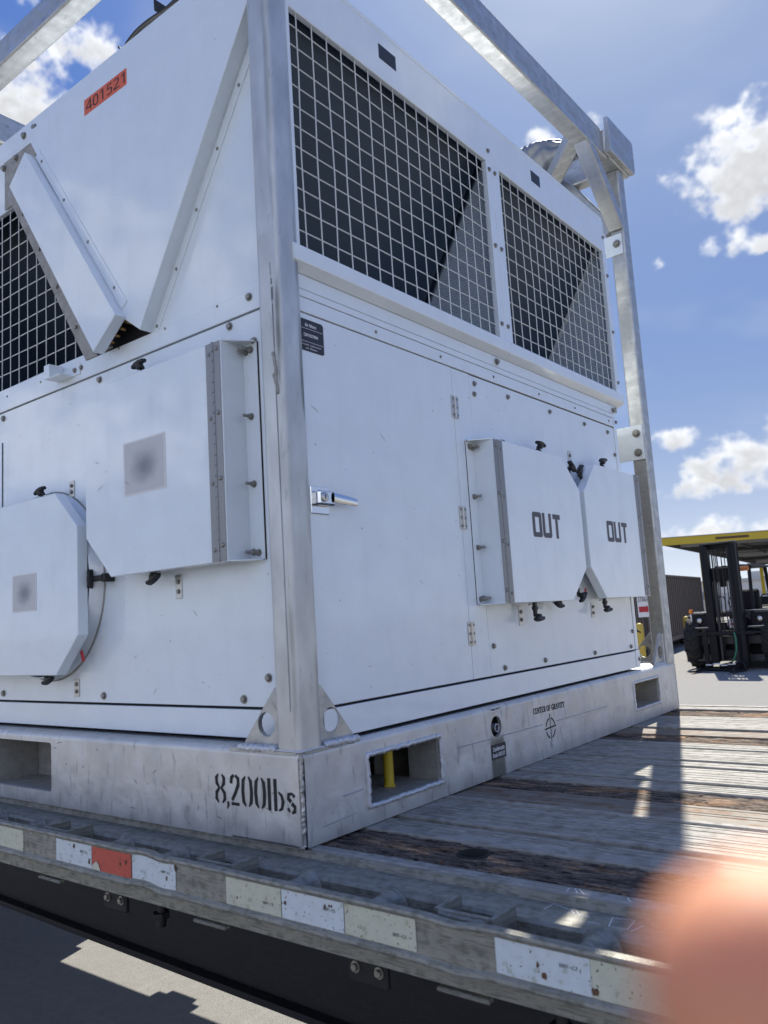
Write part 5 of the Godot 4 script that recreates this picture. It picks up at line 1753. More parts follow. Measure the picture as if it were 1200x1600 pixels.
	for k in 12:
		var wl: Transform3D = [R * Transform3D(Basis.IDENTITY, Vector3(0, 0, 0.0017)), F * Transform3D(Basis.IDENTITY, Vector3(0, 0, 0.0766)), F * Transform3D(Basis.IDENTITY, Vector3(0, 0, 0.0004))][k % 3]
		var c := [Vector2(rng.randf_range(0.10, 0.70), rng.randf_range(0.3, 1.15)), Vector2(rng.randf_range(-0.76, -0.32), rng.randf_range(0.70, 1.14)), Vector2(rng.randf_range(-0.80, -0.12), rng.randf_range(0.30, 0.60))][k % 3] as Vector2
		var dv := Vector2(rng.randf_range(-0.03, 0.03), rng.randf_range(-0.02, 0.02))
		stroke(s, [Vector3(c.x, c.y, 0.0004), Vector3(c.x + dv.x * 0.5, c.y + dv.y * 0.5 + 0.001, 0.0007), Vector3(c.x + dv.x, c.y + dv.y, 0.0003)], wl, 1.0)
	var sc := obj("scuff_marks", s, mats.scuff, u)
	sc.set_meta("kind", "stuff")
	# small brackets and red pull tabs
	for q in [[F, -0.495, 0.560, 0.624], [F, -0.99, 0.300, 0.352], [F, -1.005, 0.905, 0.955], [R, 1.055, 0.425, 0.488], [R, 1.615, 0.430, 0.488], [R, 1.535, 1.00, 1.06], [R, 1.03, 1.005, 1.035]]:
		s = st0()
		bbox(s, Vector3(q[1] - 0.013, q[2], 0.0005), Vector3(q[1] + 0.013, q[3], 0.003), 0.0006, q[0])
		var b := obj("latch_plate", s, mats.stainless, u)
		bolt(b, q[0] * Vector3(q[1], lerpf(q[2], q[3], 0.3), 0.003), (q[0].basis * Vector3(0, 0, 1)), 0.55)
		bolt(b, q[0] * Vector3(q[1], lerpf(q[2], q[3], 0.7), 0.003), (q[0].basis * Vector3(0, 0, 1)), 0.55)
	for q in [[F, -0.905, 0.425, 0.035, 0.4], [R, 1.49, 0.528, 0.035, -0.4]]:
		s = st0()
		bbox(s, Vector3(-0.006, -0.022, -0.003), Vector3(0.006, 0.012, 0.003), 0.0025, q[0] * Transform3D(Basis(Vector3(0, 0, 1), q[4]), Vector3(q[1], q[2], q[3])))
		obj("red_pull_tab", s, mats.red_plastic, u)
	# fans' guard rings under the sky
	for k in [[-0.95, -0.65], [-0.95, -1.50]]:
		s = st0()
		lathe(s, Transform3D(Basis(Vector3.RIGHT, -PI / 2), Vector3(k[0], 2.197, k[1])), [Vector2(0.36, 0.0), Vector2(0.36, 0.05), Vector2(0.34, 0.05), Vector2(0.34, 0.0)], 40)
		obj("fan_ring", s, mats.paint, u)
	# black cables looped along the top edge
	var cb2 := thing("cable_bundle", "loop of black cables tied along the top edge of the white cooling unit", "cable")
	for k in 3:
		s = st0()
		var pts := []
		for q in 25:
			var f := q / 24.0
			var y := 2.262 + (0.085 + 0.020 * k) * pow(sin(PI * pow(f, 0.75)), 0.6) - 0.04 * (1.0 if q == 0 or q == 24 else 0.0)
			pts.append(Vector3(lerpf(-0.80, -0.28, f), y, -0.125 - 0.016 * k + 0.006 * sin(f * 9.0 + k)))
		tube(s, pts, 0.0042, 8)
		obj("cable", s, mats.rubber, cb2)
	for f in [0.05, 0.40, 0.75]:
		s = st0()
		var c := Vector3(lerpf(-0.80, -0.28, f), 2.262 + 0.112 * pow(sin(PI * pow(f, 0.75)), 0.6), -0.141)
		bbox(s, Vector3(-0.003, -0.020, -0.024), Vector3(0.003, 0.020, 0.024), 0.002, Transform3D(Basis(Vector3(0, 0, 1), 0.6 - 1.4 * f), c))
		obj("cable_tie", s, mats.rubber, cb2)
	# crumpled bundle tied on the far corner of the frame
	var tb2 := thing("tarp_bundle", "crumpled silver-grey bundle lying on the far top corner of the frame", "tarp")
	var cr := FastNoiseLite.new()
	cr.seed = 77
	cr.frequency = 3.0
	cr.fractal_octaves = 4
	s = st0(false)
	var rings := []
	for i in 41:
		var f := i / 40.0
		var ring := []
		for k in 40:
			var an := TAU * k / 40.0
			var body := 0.098 * pow(maxf(0.0, sin(PI * clampf(f * 0.96 + 0.02, 0.0, 1.0))), 0.35)
			var pleat := 0.0015 * sin(f * 70.0 + 2.0 * sin(an * 2.0))
			var rr := body * (1.0 + 0.42 * cr.get_noise_3d(cos(an) * 0.35, sin(an) * 0.35, f * 0.8)) + pleat
			ring.append(Vector3(lerpf(-0.66, -0.20, f), 2.735 + 0.02 * sin(f * 4.0) + rr * sin(an) * 0.95, -2.345 + rr * cos(an)))
		rings.append(ring)
	for i in 40:
		for k in 40:
			var l := (k + 1) % 40
			quad(s, rings[i][k], rings[i + 1][k], rings[i + 1][l], rings[i][l])
	obj("tarp", s, mats.tarp, tb2)

# ------------------------------------------------------------------ the yard behind
func build_yard() -> void:
	# corrugated container on a chassis
	var A := Vector3(-8.02, -1.045, -21.0)
	var B := Vector3(-10.33, -1.045, -37.1)
	var w := (B - A).normalized()
	var c := thing("shipping_container", "long dark brown corrugated container behind the forklift and the yellow posts", "container", Vector3.ZERO)
	c.transform = Transform3D(Basis(w, Vector3.UP, w.cross(Vector3.UP)), A)
	var len := A.distance_to(B)
	var s := st0()
	var x := 0.12
	while x < len - 0.2:
		var p := [Vector2(x, 0.0), Vector2(x + 0.16, 0.0), Vector2(x + 0.17, -0.12), Vector2(x + 0.39, -0.12), Vector2(x + 0.40, 0.0)]
		for k in 4:
			quad(s, Vector3(p[k].x, 0.16, p[k].y), Vector3(p[k + 1].x, 0.16, p[k + 1].y), Vector3(p[k + 1].x, 2.40, p[k + 1].y), Vector3(p[k].x, 2.40, p[k].y))
		x += 0.40
	obj("corrugated_wall", s, mats.container, c)
	box("bottom_rail", Vector3(0, 0, -0.15), Vector3(len, 0.165, 0.03), mats.container, c, 0.005)
	box("top_rail", Vector3(0, 2.39, -0.15), Vector3(len, 2.47, 0.03), mats.container, c, 0.005)
	for e in [0.0, len - 0.14]:
		box("corner_post", Vector3(e, 0.165, -0.1), Vector3(e + 0.14, 2.39, 0.028), mats.container, c, 0.005)
	box("roof", Vector3(0, 2.44, -2.44), Vector3(len, 2.465, -0.08), mats.container, c, 0.0)
	box("back_wall", Vector3(0, 0.0, -2.44), Vector3(len, 2.44, -2.38), mats.container, c, 0.0)
	for e in [0.01, len - 0.05]:
		box("end_wall", Vector3(e, 0.02, -2.38), Vector3(e + 0.04, 2.44, -0.08), mats.container, c, 0.0)
	box("floor", Vector3(0, 0.0, -2.38), Vector3(len, 0.1, -0.08), mats.container, c, 0.0)
	s = st0()
	bbox(s, Vector3(0.2, -0.18, -1.9), Vector3(len - 0.2, -0.002, -0.45), 0.01)
	for e in [2.0, 3.2, len - 3.4, len - 2.2]:
		for zz in [-0.42, -2.0]:
			lathe(s, Transform3D(Basis.IDENTITY, Vector3(e + 1.4 if e < 5.0 else e, -0.075, zz)), [Vector2(0.0, -0.12), Vector2(0.26, -0.12), Vector2(0.26, 0.12), Vector2(0.0, 0.12)], 18)
	obj("chassis", s, mats.machine, c)
	for e in [7.2, 15.2]:
		s = st0()
		tube(s, [Vector3(e, -0.10, -0.35), Vector3(e + 0.05, -0.20, -0.30), Vector3(e + 0.10, -0.33, -0.30)], 0.05, 8)
		obj("support_leg", s, mats.machine, c)
	# sign on a thin post in front of the container
	var sg := thing("stage_sign", "small white sign reading STAGE with a red arrow, standing before the dark container", "sign", Vector3(-7.15, G + 0.1, -21.2))
	sg.rotation.y = 0.36
	s = st0()
	tube(s, [Vector3(0, -0.1, -0.03), Vector3(0, 1.95, -0.03)], 0.025, 8)
	obj("sign_post", s, mats.machine_grey, sg)
	box("board", Vector3(-0.17, 1.32, 0.0), Vector3(0.17, 1.98, 0.012), mats.label_white, sg, 0.003)
	text("sign_lettering", "STAGE", Transform3D(Basis.IDENTITY, Vector3(0, 1.82, 0.0125)), 0.28, 0.14, mats.ink, sg, "Droid Sans", 700, 0.002)
	s = st0()
	prism(s, PackedVector2Array([Vector2(-0.14, 1.46), Vector2(0.08, 1.46), Vector2(0.08, 1.42), Vector2(0.145, 1.54), Vector2(0.08, 1.66), Vector2(0.08, 1.62), Vector2(-0.14, 1.62)]), 0.0125, 0.0145)
	obj("red_arrow", s, mats.sign_red, sg)
	# bollards
	for k in 2:
		var bp: Vector3 = [Vector3(-6.42, G, -18.8), Vector3(-7.05, G, -24.4)][k]
		var b := thing("bollard", ["yellow bollard with a black mark, seen through the gap beside the far post", "yellow bollard standing behind the forklift's left wheel"][k], "bollard", bp, "bollards along the container")
		s = st0()
		lathe(s, Transform3D(Basis(Vector3.RIGHT, -PI / 2), Vector3.ZERO), [Vector2(0.10, 0.0), Vector2(0.10, 1.22), Vector2(0.085, 1.28), Vector2(0.05, 1.315), Vector2(0.0, 1.325)], 20)
		obj("post", s, mats.bollard, b)
		if k == 0:
			s = st0()
			prism(s, PackedVector2Array([Vector2(-0.08, 1.14), Vector2(-0.03, 1.17), Vector2(0.07, 1.10), Vector2(0.05, 1.08), Vector2(-0.05, 1.12)]), 0.09, 0.104)
			obj("black_mark", s, mats.rubber, b)
	# canopy on yellow posts
	var NL := Vector3(-11.22, 2.9, -34.95)
	var NR := Vector3(-5.2, 2.9, -38.2)
	var FL2 := Vector3(-15.79, 2.9, -71.3)
	var cn := thing("canopy", "long open canopy with a yellow edge beam on yellow posts, over the forklift", "canopy", Vector3(NL.x, G, NL.z))
	var inv := cn.transform.affine_inverse()
	var ux := (NR - NL).normalized()
	var uz := (FL2 - NL).normalized()
	var wide := 12.0
	var deep := NL.distance_to(FL2)
	var ct := inv * Transform3D(Basis(ux, Vector3.UP, -uz), NL)
	s = st0()
	bbox(s, Vector3(0, 0, -0.12), Vector3(wide, 0.34, 0.0), 0.01, ct)
	obj("edge_beam", s, mats.yellow, cn)
	s = st0()
	bbox(s, Vector3(-0.1, 0.34, -0.2), Vector3(wide, 0.37, 0.04), 0.0, ct)
	obj("edge_flashing", s, mats.roof_beam, cn)
	s = st0()
	bbox(s, Vector3(2.35, 0.12, 0.0005), Vector3(3.75, 0.22, 0.02), 0.0, ct)
	obj("red_strip", s, mats.rust, cn)
	s = st0()
	bbox(s, Vector3(0, 0.30, -deep), Vector3(wide, 0.335, -0.12), 0.0, ct)
	obj("roof", s, mats.roof_under, cn)
	s = st0()
	bbox(s, Vector3(0, 0.02, -deep), Vector3(0.1, 0.30, -0.12), 0.0, ct)
	obj("side_beam", s, mats.roof_under, cn)
	s = st0()
	bbox(s, Vector3(0.1, 0.02, -deep), Vector3(wide, 0.30, -deep + 0.1), 0.0, ct)
	obj("side_beam", s, mats.roof_under, cn)
	for k in 5:
		s = st0()
		bbox(s, Vector3(0.1, 0.10, -4.0 - k * 7.6), Vector3(wide, 0.299, -3.8 - k * 7.6), 0.0, ct)
		obj("rafter", s, mats.roof_beam if k % 2 == 0 else mats.roof_under, cn)
	for k in 3:
		s = st0()
		bbox(s, Vector3(2.4 + 3.4 * k, 0.2, -deep + 0.1), Vector3(2.5 + 3.4 * k, 0.2985, -0.12), 0.0, ct)
		obj("purlin", s, mats.roof_under, cn)
	for q in [[0.06, 9.0], [0.06, deep - 0.2], [9.0, 11.6], [9.0, deep - 0.2]]:
		s = st0()
		bbox(s, Vector3(q[0], G - 2.9, -q[1] - 0.24), Vector3(q[0] + 0.26, 0.02, -q[1]), 0.01, ct)
		obj("canopy_post", s, mats.yellow, cn)
	# far white building
	var bd := thing("warehouse", "low white building far behind the forklift", "building", Vector3(-18.0, G, -80.0))
	bd.rotation.y = 0.18
	box("wall", Vector3(-9, 0, -12), Vector3(16, 3.2, 0), mats.wall_white, bd, 0.0)
	box("roof", Vector3(-9.2, 3.2, -12.2), Vector3(16.2, 3.45, 0.2), mats.roof_beam, bd, 0.0)
	for k in 6:
		box("loading_door", Vector3(-8.0 + k * 4.0, 0.0, 0.0), Vector3(-5.4 + k * 4.0, 2.2, 0.03), mats.roof_beam, bd, 0.0)
	for k in 6:
		box("window", Vector3(-5.0 + k * 4.0, 1.7, 0.0), Vector3(-4.2 + k * 4.0, 2.4, 0.04), mats.blue_paint, bd, 0.0)
	for k in 3:
		box("roof_vent", Vector3(-1.0 + k * 5.0, 3.45, -3.0), Vector3(0.2 + k * 5.0, 4.1, -2.0), mats.roof_beam, bd, 0.0)
	# trees beyond it
	for k in 4:
		var tp := Vector3(-27.0 + 6.2 * k, G, -101.0 - 2.0 * (k % 2))
		var tr := thing("tree", ["round green tree beyond the left end of the white building", "green tree beyond the white building, left of its middle vents", "green tree beyond the white building, right of its middle vents", "tall green tree beyond the right end of the white building"][k], "tree", tp, "trees beyond the white building")
		s = st0()
		lathe(s, Transform3D(Basis(Vector3.RIGHT, -PI / 2), Vector3.ZERO), [Vector2(0.25, 0.0), Vector2(0.16, 2.2), Vector2(0.08, 3.6)], 9)
		obj("trunk", s, mats.rust, tr)
		s = st0()
		for q in 900:
			var dir := Vector3(rng.randfn(), rng.randfn() * 0.8, rng.randfn()).normalized() * pow(rng.randf(), 0.4)
			var cc := Vector3(0, 3.5 + 0.25 * k, 0) + dir * Vector3(2.0, 1.35, 2.0) * (0.8 + 0.35 * sin(dir.x * 7 + dir.y * 5))
			var a := Vector3(rng.randfn(), rng.randfn(), rng.randfn()).normalized() * 0.26
			var b := Vector3(rng.randfn(), rng.randfn(), rng.randfn()).normalized() * 0.26
			tri(s, cc, cc + a, cc + b)
		obj("crown", s, mats.foliage, tr)
	# parked white pickup at the right edge
	var pk := thing("pickup_truck", "white pickup truck parked behind the forklift's cab", "pickup truck", Vector3(-8.9, G, -42.5))
	pk.rotation.y = 0.3
	s = st0()
	bbox(s, Vector3(-0.95, 0.45, -2.7), Vector3(0.95, 1.05, 2.7), 0.08)
	bbox(s, Vector3(-0.92, 1.0, 0.9), Vector3(0.92, 1.18, 2.6), 0.09)
	obj("body", s, mats.car_white, pk)
	s = st0()
	prism(s, PackedVector2Array([Vector2(-1.0, 1.05), Vector2(1.15, 1.05), Vector2(0.55, 1.82), Vector2(-0.75, 1.82)]), -0.82, 0.82, Transform3D(Basis(Vector3(0, 0, 1), Vector3(0, 1, 0), Vector3(-1, 0, 0)), Vector3.ZERO), 0.04)
	obj("cab", s, mats.car_white, pk)
	s = st0()
	quad(s, Vector3(-0.74, 1.10, 1.12), Vector3(0.74, 1.10, 1.12), Vector3(0.68, 1.74, 0.62), Vector3(-0.68, 1.74, 0.62))
	obj("windscreen", s, mats.glass, pk)
	for sx in [-1.0, 1.0]:
		box("headlight", Vector3(sx * 0.78 - 0.14, 0.82, 2.69), Vector3(sx * 0.78 + 0.14, 1.0, 2.72), mats.stainless, pk, 0.01)
		box("side_mirror", Vector3(sx * 1.08 - 0.09, 1.1, 0.75), Vector3(sx * 1.08 + 0.09, 1.32, 0.87), mats.machine, pk, 0.02)
		for zz in [-1.75, 1.75]:
			s = st0()
			lathe(s, Transform3D(Basis(Vector3.UP, PI / 2), Vector3(sx * 0.82, 0.38, zz)), [Vector2(0.0, -0.13), Vector2(0.36, -0.13), Vector2(0.38, -0.1), Vector2(0.38, 0.1), Vector2(0.36, 0.13), Vector2(0.0, 0.13)], 20)
			obj("wheel", s, mats.tyre, pk)
	box("grille", Vector3(-0.6, 0.7, 2.69), Vector3(0.6, 1.0, 2.715), mats.machine, pk, 0.01)
	box("bumper", Vector3(-0.97, 0.42, 2.66), Vector3(0.97, 0.62, 2.78), mats.stainless, pk, 0.03)
	# dark blue car beside it
	var car := thing("parked_car", "dark blue car parked beside the white pickup at the right edge", "car", Vector3(-6.9, G, -43.0))
	car.rotation.y = 0.3
	s = st0()
	prism(s, PackedVector2Array([Vector2(-2.2, 0.3), Vector2(2.2, 0.3), Vector2(2.25, 0.75), Vector2(1.0, 0.95), Vector2(-2.1, 0.98), Vector2(-2.25, 0.7)]), -0.88, 0.88, Transform3D(Basis(Vector3(0, 0, 1), Vector3(0, 1, 0), Vector3(-1, 0, 0)), Vector3.ZERO), 0.05)
	obj("body", s, mats.blue_paint, car)
	s = st0()
	prism(s, PackedVector2Array([Vector2(-1.7, 0.97), Vector2(1.05, 0.95), Vector2(0.3, 1.48), Vector2(-1.2, 1.48)]), -0.74, 0.74, Transform3D(Basis(Vector3(0, 0, 1), Vector3(0, 1, 0), Vector3(-1, 0, 0)), Vector3.ZERO), 0.06)
	obj("cab", s, mats.glass, car)
	for sx in [-1.0, 1.0]:
		for zz in [-1.4, 1.4]:
			s = st0()
			lathe(s, Transform3D(Basis(Vector3.UP, PI / 2), Vector3(sx * 0.76, 0.32, zz)), [Vector2(0.0, -0.11), Vector2(0.3, -0.11), Vector2(0.32, -0.08), Vector2(0.32, 0.08), Vector2(0.3, 0.11), Vector2(0.0, 0.11)], 18)
			obj("wheel", s, mats.tyre, car)

func tyre(called: String, at: Vector3, r: float, wdt: float, lugs: int, parent: Node) -> void:
	var w := node(called, parent, Transform3D(Basis(Vector3.UP, PI / 2), at))
	var s := st0()
	lathe(s, Transform3D.IDENTITY, [Vector2(r * 0.52, -wdt * 0.46), Vector2(r * 0.80, -wdt * 0.52), Vector2(r * 0.95, -wdt * 0.46), Vector2(r * 0.965, 0.0), Vector2(r * 0.95, wdt * 0.46), Vector2(r * 0.80, wdt * 0.52), Vector2(r * 0.52, wdt * 0.46)], 36)
	s.set_smooth_group(-1)
	for k in lugs:
		for side in [-1.0, 1.0]:
			var a := TAU * (k + (0.5 if side > 0 else 0.0)) / lugs
			var t := Transform3D(Basis(Vector3(0, 0, 1), a), Vector3.ZERO) * Transform3D(Basis(Vector3(1, 0, 0), side * 0.6), Vector3(r * 0.965, 0, side * wdt * 0.24))
			bbox(s, Vector3(-0.03, -0.028, -wdt * 0.27), Vector3(r * 0.035, 0.028, wdt * 0.27), 0.006, t)
	obj("tyre", s, mats.tyre, w)
	s = st0()
	lathe(s, Transform3D.IDENTITY, [Vector2(0.0, -wdt * 0.2), Vector2(r * 0.3, -wdt * 0.2), Vector2(r * 0.5, -wdt * 0.42), Vector2(r * 0.53, -wdt * 0.46), Vector2(r * 0.53, wdt * 0.46), Vector2(r * 0.5, wdt * 0.42), Vector2(r * 0.3, wdt * 0.2), Vector2(0.0, wdt * 0.2)], 24)
	obj("rim", s, mats.machine_grey, w)

func build_forklift() -> void:
	var f := thing("forklift", "big dark rough-terrain forklift with a tall mast standing before the canopy", "forklift", Vector3(-4.72, G, -21.2))
	f.rotation.y = -0.10
	f.scale = Vector3(0.97, 1.03, 1.0)
	tyre("front_wheel", Vector3(-1.02, 0.69, 0.0), 0.70, 0.44, 16, f)
	tyre("front_wheel", Vector3(1.02, 0.69, 0.0), 0.70, 0.44, 16, f)
	tyre("rear_wheel", Vector3(-0.85, 0.52, -2.5), 0.52, 0.34, 14, f)
	tyre("rear_wheel", Vector3(0.85, 0.52, -2.5), 0.52, 0.34, 14, f)
	# chassis and hood
	box("chassis", Vector3(-0.66, 0.35, -3.0), Vector3(0.66, 0.95, 0.3), mats.machine, f, 0.03)
	box("counterweight", Vector3(-0.95, 0.4, -3.5), Vector3(0.95, 1.5, -2.95), mats.machine, f, 0.08)
	box("engine_hood", Vector3(-0.72, 0.95, -2.94), Vector3(0.72, 1.45, -1.3), mats.machine, f, 0.05)
	for sx in [-1.0, 1.0]:
		var fd := box("fender", Vector3(minf(sx * 0.66, sx * 1.02), 1.37, -0.62), Vector3(maxf(sx * 0.66, sx * 1.02), 1.42, 0.48), mats.machine_grey, f, 0.01)
		box("fender_edge", Vector3(minf(sx * 0.55, sx * 1.02), 0.75, 0.36), Vector3(maxf(sx * 0.55, sx * 1.02), 1.365, 0.46), mats.machine, fd, 0.01)
	box("dashboard", Vector3(-0.50, 1.30, 0.20), Vector3(0.50, 1.42, 0.42), mats.machine_grey, f, 0.02)
	box("floor_plate", Vector3(-0.6, 0.955, -1.2), Vector3(0.6, 1.0, 0.2), mats.machine, f, 0.0)
	box("seat_base", Vector3(-0.28, 1.001, -1.25), Vector3(0.28, 1.42, -0.75), mats.machine, f, 0.04)
	box("seat_back", Vector3(-0.26, 1.425, -1.22), Vector3(0.26, 1.95, -1.1), mats.machine, f, 0.04)
	# roll cage
	for p in [[-0.52, 0.15, -0.45, -0.1], [0.52, 0.15, 0.45, -0.1], [-0.52, -1.35, -0.46, -1.25], [0.52, -1.35, 0.46, -1.25]]:
		var cp := st0()
		rtube(cp, Vector3(p[0], 1.35, p[1]), Vector3(p[2], 2.50, p[3]), 0.085, 0.085, 0.01)
		obj("cab_post", cp, mats.machine, f)
	var s := st0()
	bbox(s, Vector3(-0.55, 2.50, -1.36), Vector3(0.55, 2.56, 0.0), 0.015)
	for k in 5:
		bbox(s, Vector3(-0.45 + 0.22 * k, 2.561, -1.3), Vector3(-0.42 + 0.22 * k, 2.60, -0.05), 0.004)
	obj("cab_roof", s, mats.machine, f)
	box("work_light", Vector3(0.24, 2.42, -0.02), Vector3(0.48, 2.53, 0.06), mats.orange_paint, f, 0.015)
	box("work_light", Vector3(-0.34, 2.42, -0.02), Vector3(-0.18, 2.53, 0.06), mats.label_white, f, 0.03)
	# steering wheel and levers
	s = st0()
	var ring := []
	for k in 25:
		var a := TAU * k / 24.0
		ring.append(Vector3(-0.05 + 0.19 * cos(a), 1.66 + 0.175 * sin(a), -0.22 - 0.07 * sin(a)))
	tube(s, ring, 0.016, 8, false)
	for a in [0.5, 2.6, 4.7]:
		tube(s, [Vector3(-0.05, 1.655, -0.24), Vector3(-0.05 + 0.18 * cos(a), 1.66 + 0.165 * sin(a), -0.22 - 0.07 * sin(a))], 0.012, 6)
	tube(s, [Vector3(-0.05, 1.40, 0.1), Vector3(-0.05, 1.655, -0.24)], 0.03, 8)
	obj("steering_wheel", s, mats.machine, f)
	for sx in [-0.56, 0.62]:
		s = st0()
		tube(s, [Vector3(sx, 1.42, -0.2), Vector3(sx, 1.72, -0.22), Vector3(sx + 0.05, 1.80, -0.25), Vector3(sx + 0.18, 1.80, -0.25), Vector3(sx + 0.23, 1.72, -0.22), Vector3(sx + 0.23, 1.42, -0.2)], 0.018, 7)
		obj("grab_rail", s, mats.machine, f)
	box("side_mirror", Vector3(-0.26, 2.05, 0.12), Vector3(-0.10, 2.42, 0.18), mats.machine, f, 0.015)
	# mast
	for sx in [-1.0, 1.0]:
		s = st0()
		bbox(s, Vector3(sx * 0.40 - 0.07, 0.16, 0.58), Vector3(sx * 0.40 + 0.07, 3.12, 0.60), 0.004)
		bbox(s, Vector3(sx * 0.40 - 0.07, 0.16, 0.76), Vector3(sx * 0.40 + 0.07, 3.12, 0.78), 0.004)
		bbox(s, Vector3(sx * 0.445 - 0.012, 0.16, 0.60), Vector3(sx * 0.445 + 0.012, 3.12, 0.76), 0.0)
		obj("outer_mast_channel", s, mats.machine, f)
		s = st0()
		bbox(s, Vector3(sx * 0.30 - 0.035, 0.20, 0.63), Vector3(sx * 0.30 + 0.035, 3.08, 0.80), 0.004)
		obj("inner_mast_channel", s, mats.machine, f)
		s = st0()
		tube(s, [Vector3(sx * 0.205, 0.25, 0.66), Vector3(sx * 0.205, 2.2, 0.66)], 0.042, 12)
		tube(s, [Vector3(sx * 0.205, 2.2, 0.66), Vector3(sx * 0.205, 3.0, 0.66)], 0.020, 10)
		obj("lift_cylinder", s, mats.machine_grey, f)
		s = st0()
		tube(s, [Vector3(sx * 0.14, 0.5, 0.70), Vector3(sx * 0.14, 3.0, 0.70)], 0.012, 6)
		obj("lift_chain", s, mats.dark_steel, f)
		s = st0()
		tube(s, [Vector3(sx * 0.58, 0.95, -0.2), Vector3(sx * 0.50, 1.30, 0.57)], 0.045, 10)
		obj("tilt_cylinder", s, mats.machine_grey, f)
	for q in [[3.00, 3.12, 0.57], [2.18, 2.52, 0.585], [1.02, 1.16, 0.585], [0.30, 0.48, 0.57]]:
		box("mast_crossbar", Vector3(-0.385, q[0], q[2] - 0.02), Vector3(0.385, q[1], q[2] + 0.05), mats.machine, f, 0.008)
	box("mast_top_bar", Vector3(-0.46, 3.122, 0.56), Vector3(0.46, 3.17, 0.80), mats.machine_grey, f, 0.01)
	# wide lower frame with rounded openings, and the fork carriage
	s = st0()
	bbox(s, Vector3(-0.95, 0.20, 0.46), Vector3(0.95, 0.36, 0.50), 0.006)
	bbox(s, Vector3(-0.95, 0.62, 0.46), Vector3(0.95, 0.82, 0.50), 0.006)
	for q in [[-0.95, -0.80], [-0.42, -0.18], [0.18, 0.42], [0.80, 0.95]]:
		bbox(s, Vector3(q[0], 0.36, 0.46), Vector3(q[1], 0.62, 0.50), 0.0)
	for q in [[-0.80, 1], [-0.42, -1], [-0.18, 1], [0.18, -1], [0.42, 1], [0.80, -1]]:
		for e in [[0.36, 1], [0.62, -1]]:
			prism(s, PackedVector2Array([Vector2(q[0], e[0]), Vector2(q[0] + 0.07 * q[1], e[0]), Vector2(q[0] + 0.02 * q[1], e[0] + 0.02 * e[1]), Vector2(q[0], e[0] + 0.07 * e[1])]), 0.46, 0.499)
	obj("front_frame", s, mats.machine_grey, f)
	box("belly_plate", Vector3(-0.8, 0.24, -2.0), Vector3(0.8, 0.40, 0.3), mats.machine, f, 0.02)
	for y in [0.88, 1.0]:
		box("carriage_bar", Vector3(-0.94, y, 0.50), Vector3(0.94, y + 0.035, 0.56), mats.machine_grey, f, 0.006)
	for sx in [-0.55, 0.45]:
		s = st0()
		bbox(s, Vector3(sx - 0.06, 0.06, 0.81), Vector3(sx + 0.06, 0.98, 0.86), 0.006)
		bbox(s, Vector3(sx - 0.06, 0.03, 0.86), Vector3(sx + 0.06, 0.075, 1.85), 0.006)
		obj("fork", s, mats.machine, f)
	box("fork_bar", Vector3(-0.75, 0.86, 0.805), Vector3(0.75, 0.95, 0.835), mats.machine, f, 0.006)
	# added bright strips imitate sun on hood and fender edges; hoses down mast
	for q in [[-0.98, -0.52, 1.425, 0.36], [0.52, 1.0, 1.425, 0.36], [-0.46, 0.46, 1.425, 0.30], [-0.30, 0.30, 1.19, 0.585], [-0.90, -0.48, 1.04, 0.52], [0.50, 0.90, 1.04, 0.52]]:
		box("sunlit_edge", Vector3(q[0], q[2], q[3]), Vector3(q[1], q[2] + 0.022, q[3] + 0.07), mats.stainless, f, 0.004)
	for sx in [-0.09, -0.05, 0.06]:
		var hs := st0()
		tube(hs, [Vector3(sx, 3.0, 0.72), Vector3(sx + 0.01, 2.2, 0.73), Vector3(sx - 0.01, 1.5, 0.74), Vector3(sx + 0.02, 0.9, 0.72)], 0.014, 6)
		obj("mast_hose", hs, mats.rubber, f)
	box("number_plate", Vector3(0.06, 1.02, 0.655), Vector3(0.26, 1.08, 0.665), mats.label_white, f, 0.002)
	for sx in [-0.80, 0.78]:
		var hl := st0()
		lathe(hl, Transform3D(Basis.IDENTITY, Vector3(sx, 1.22, 0.46)), [Vector2(0.07, 0.0), Vector2(0.075, 0.03), Vector2(0.06, 0.045), Vector2(0.0, 0.05)], 16)
		obj("headlamp", hl, mats.stainless, f)
	# emblem, hose, marker, coupling gear at the foot
	s = st0()
	lathe(s, Transform3D(Basis.IDENTITY, Vector3(0.12, 1.13, 0.64)), [Vector2(0.12, 0.0), Vector2(0.12, 0.01), Vector2(0.0, 0.012)], 24)
	var em := obj("round_emblem", s, mats.label_white, f)
	s = st0()
	prism(s, PackedVector2Array([Vector2(0.06, 1.08), Vector2(0.12, 1.18), Vector2(0.18, 1.08), Vector2(0.12, 1.11)]), 0.652, 0.656)
	obj("emblem_mark", s, mats.sign_red, em)
	s = st0()
	tube(s, [Vector3(0.24, 0.92, 0.86), Vector3(0.28, 0.75, 0.90), Vector3(0.27, 0.50, 0.92), Vector3(0.20, 0.30, 0.92), Vector3(0.08, 0.16, 0.92), Vector3(-0.05, 0.10, 0.92)], 0.022, 8)
	obj("green_hose", s, mats.hose, f)
	s = st0()
	tube(s, [Vector3(-1.04, 1.2, 0.40), Vector3(-1.05, 1.50, 0.40)], 0.035, 10)
	obj("marker_post", s, mats.label_white, f)
	box("amber_lamp", Vector3(-1.10, 1.40, 0.37), Vector3(-1.0, 1.52, 0.45), mats.amber, f, 0.02)
	s = st0()
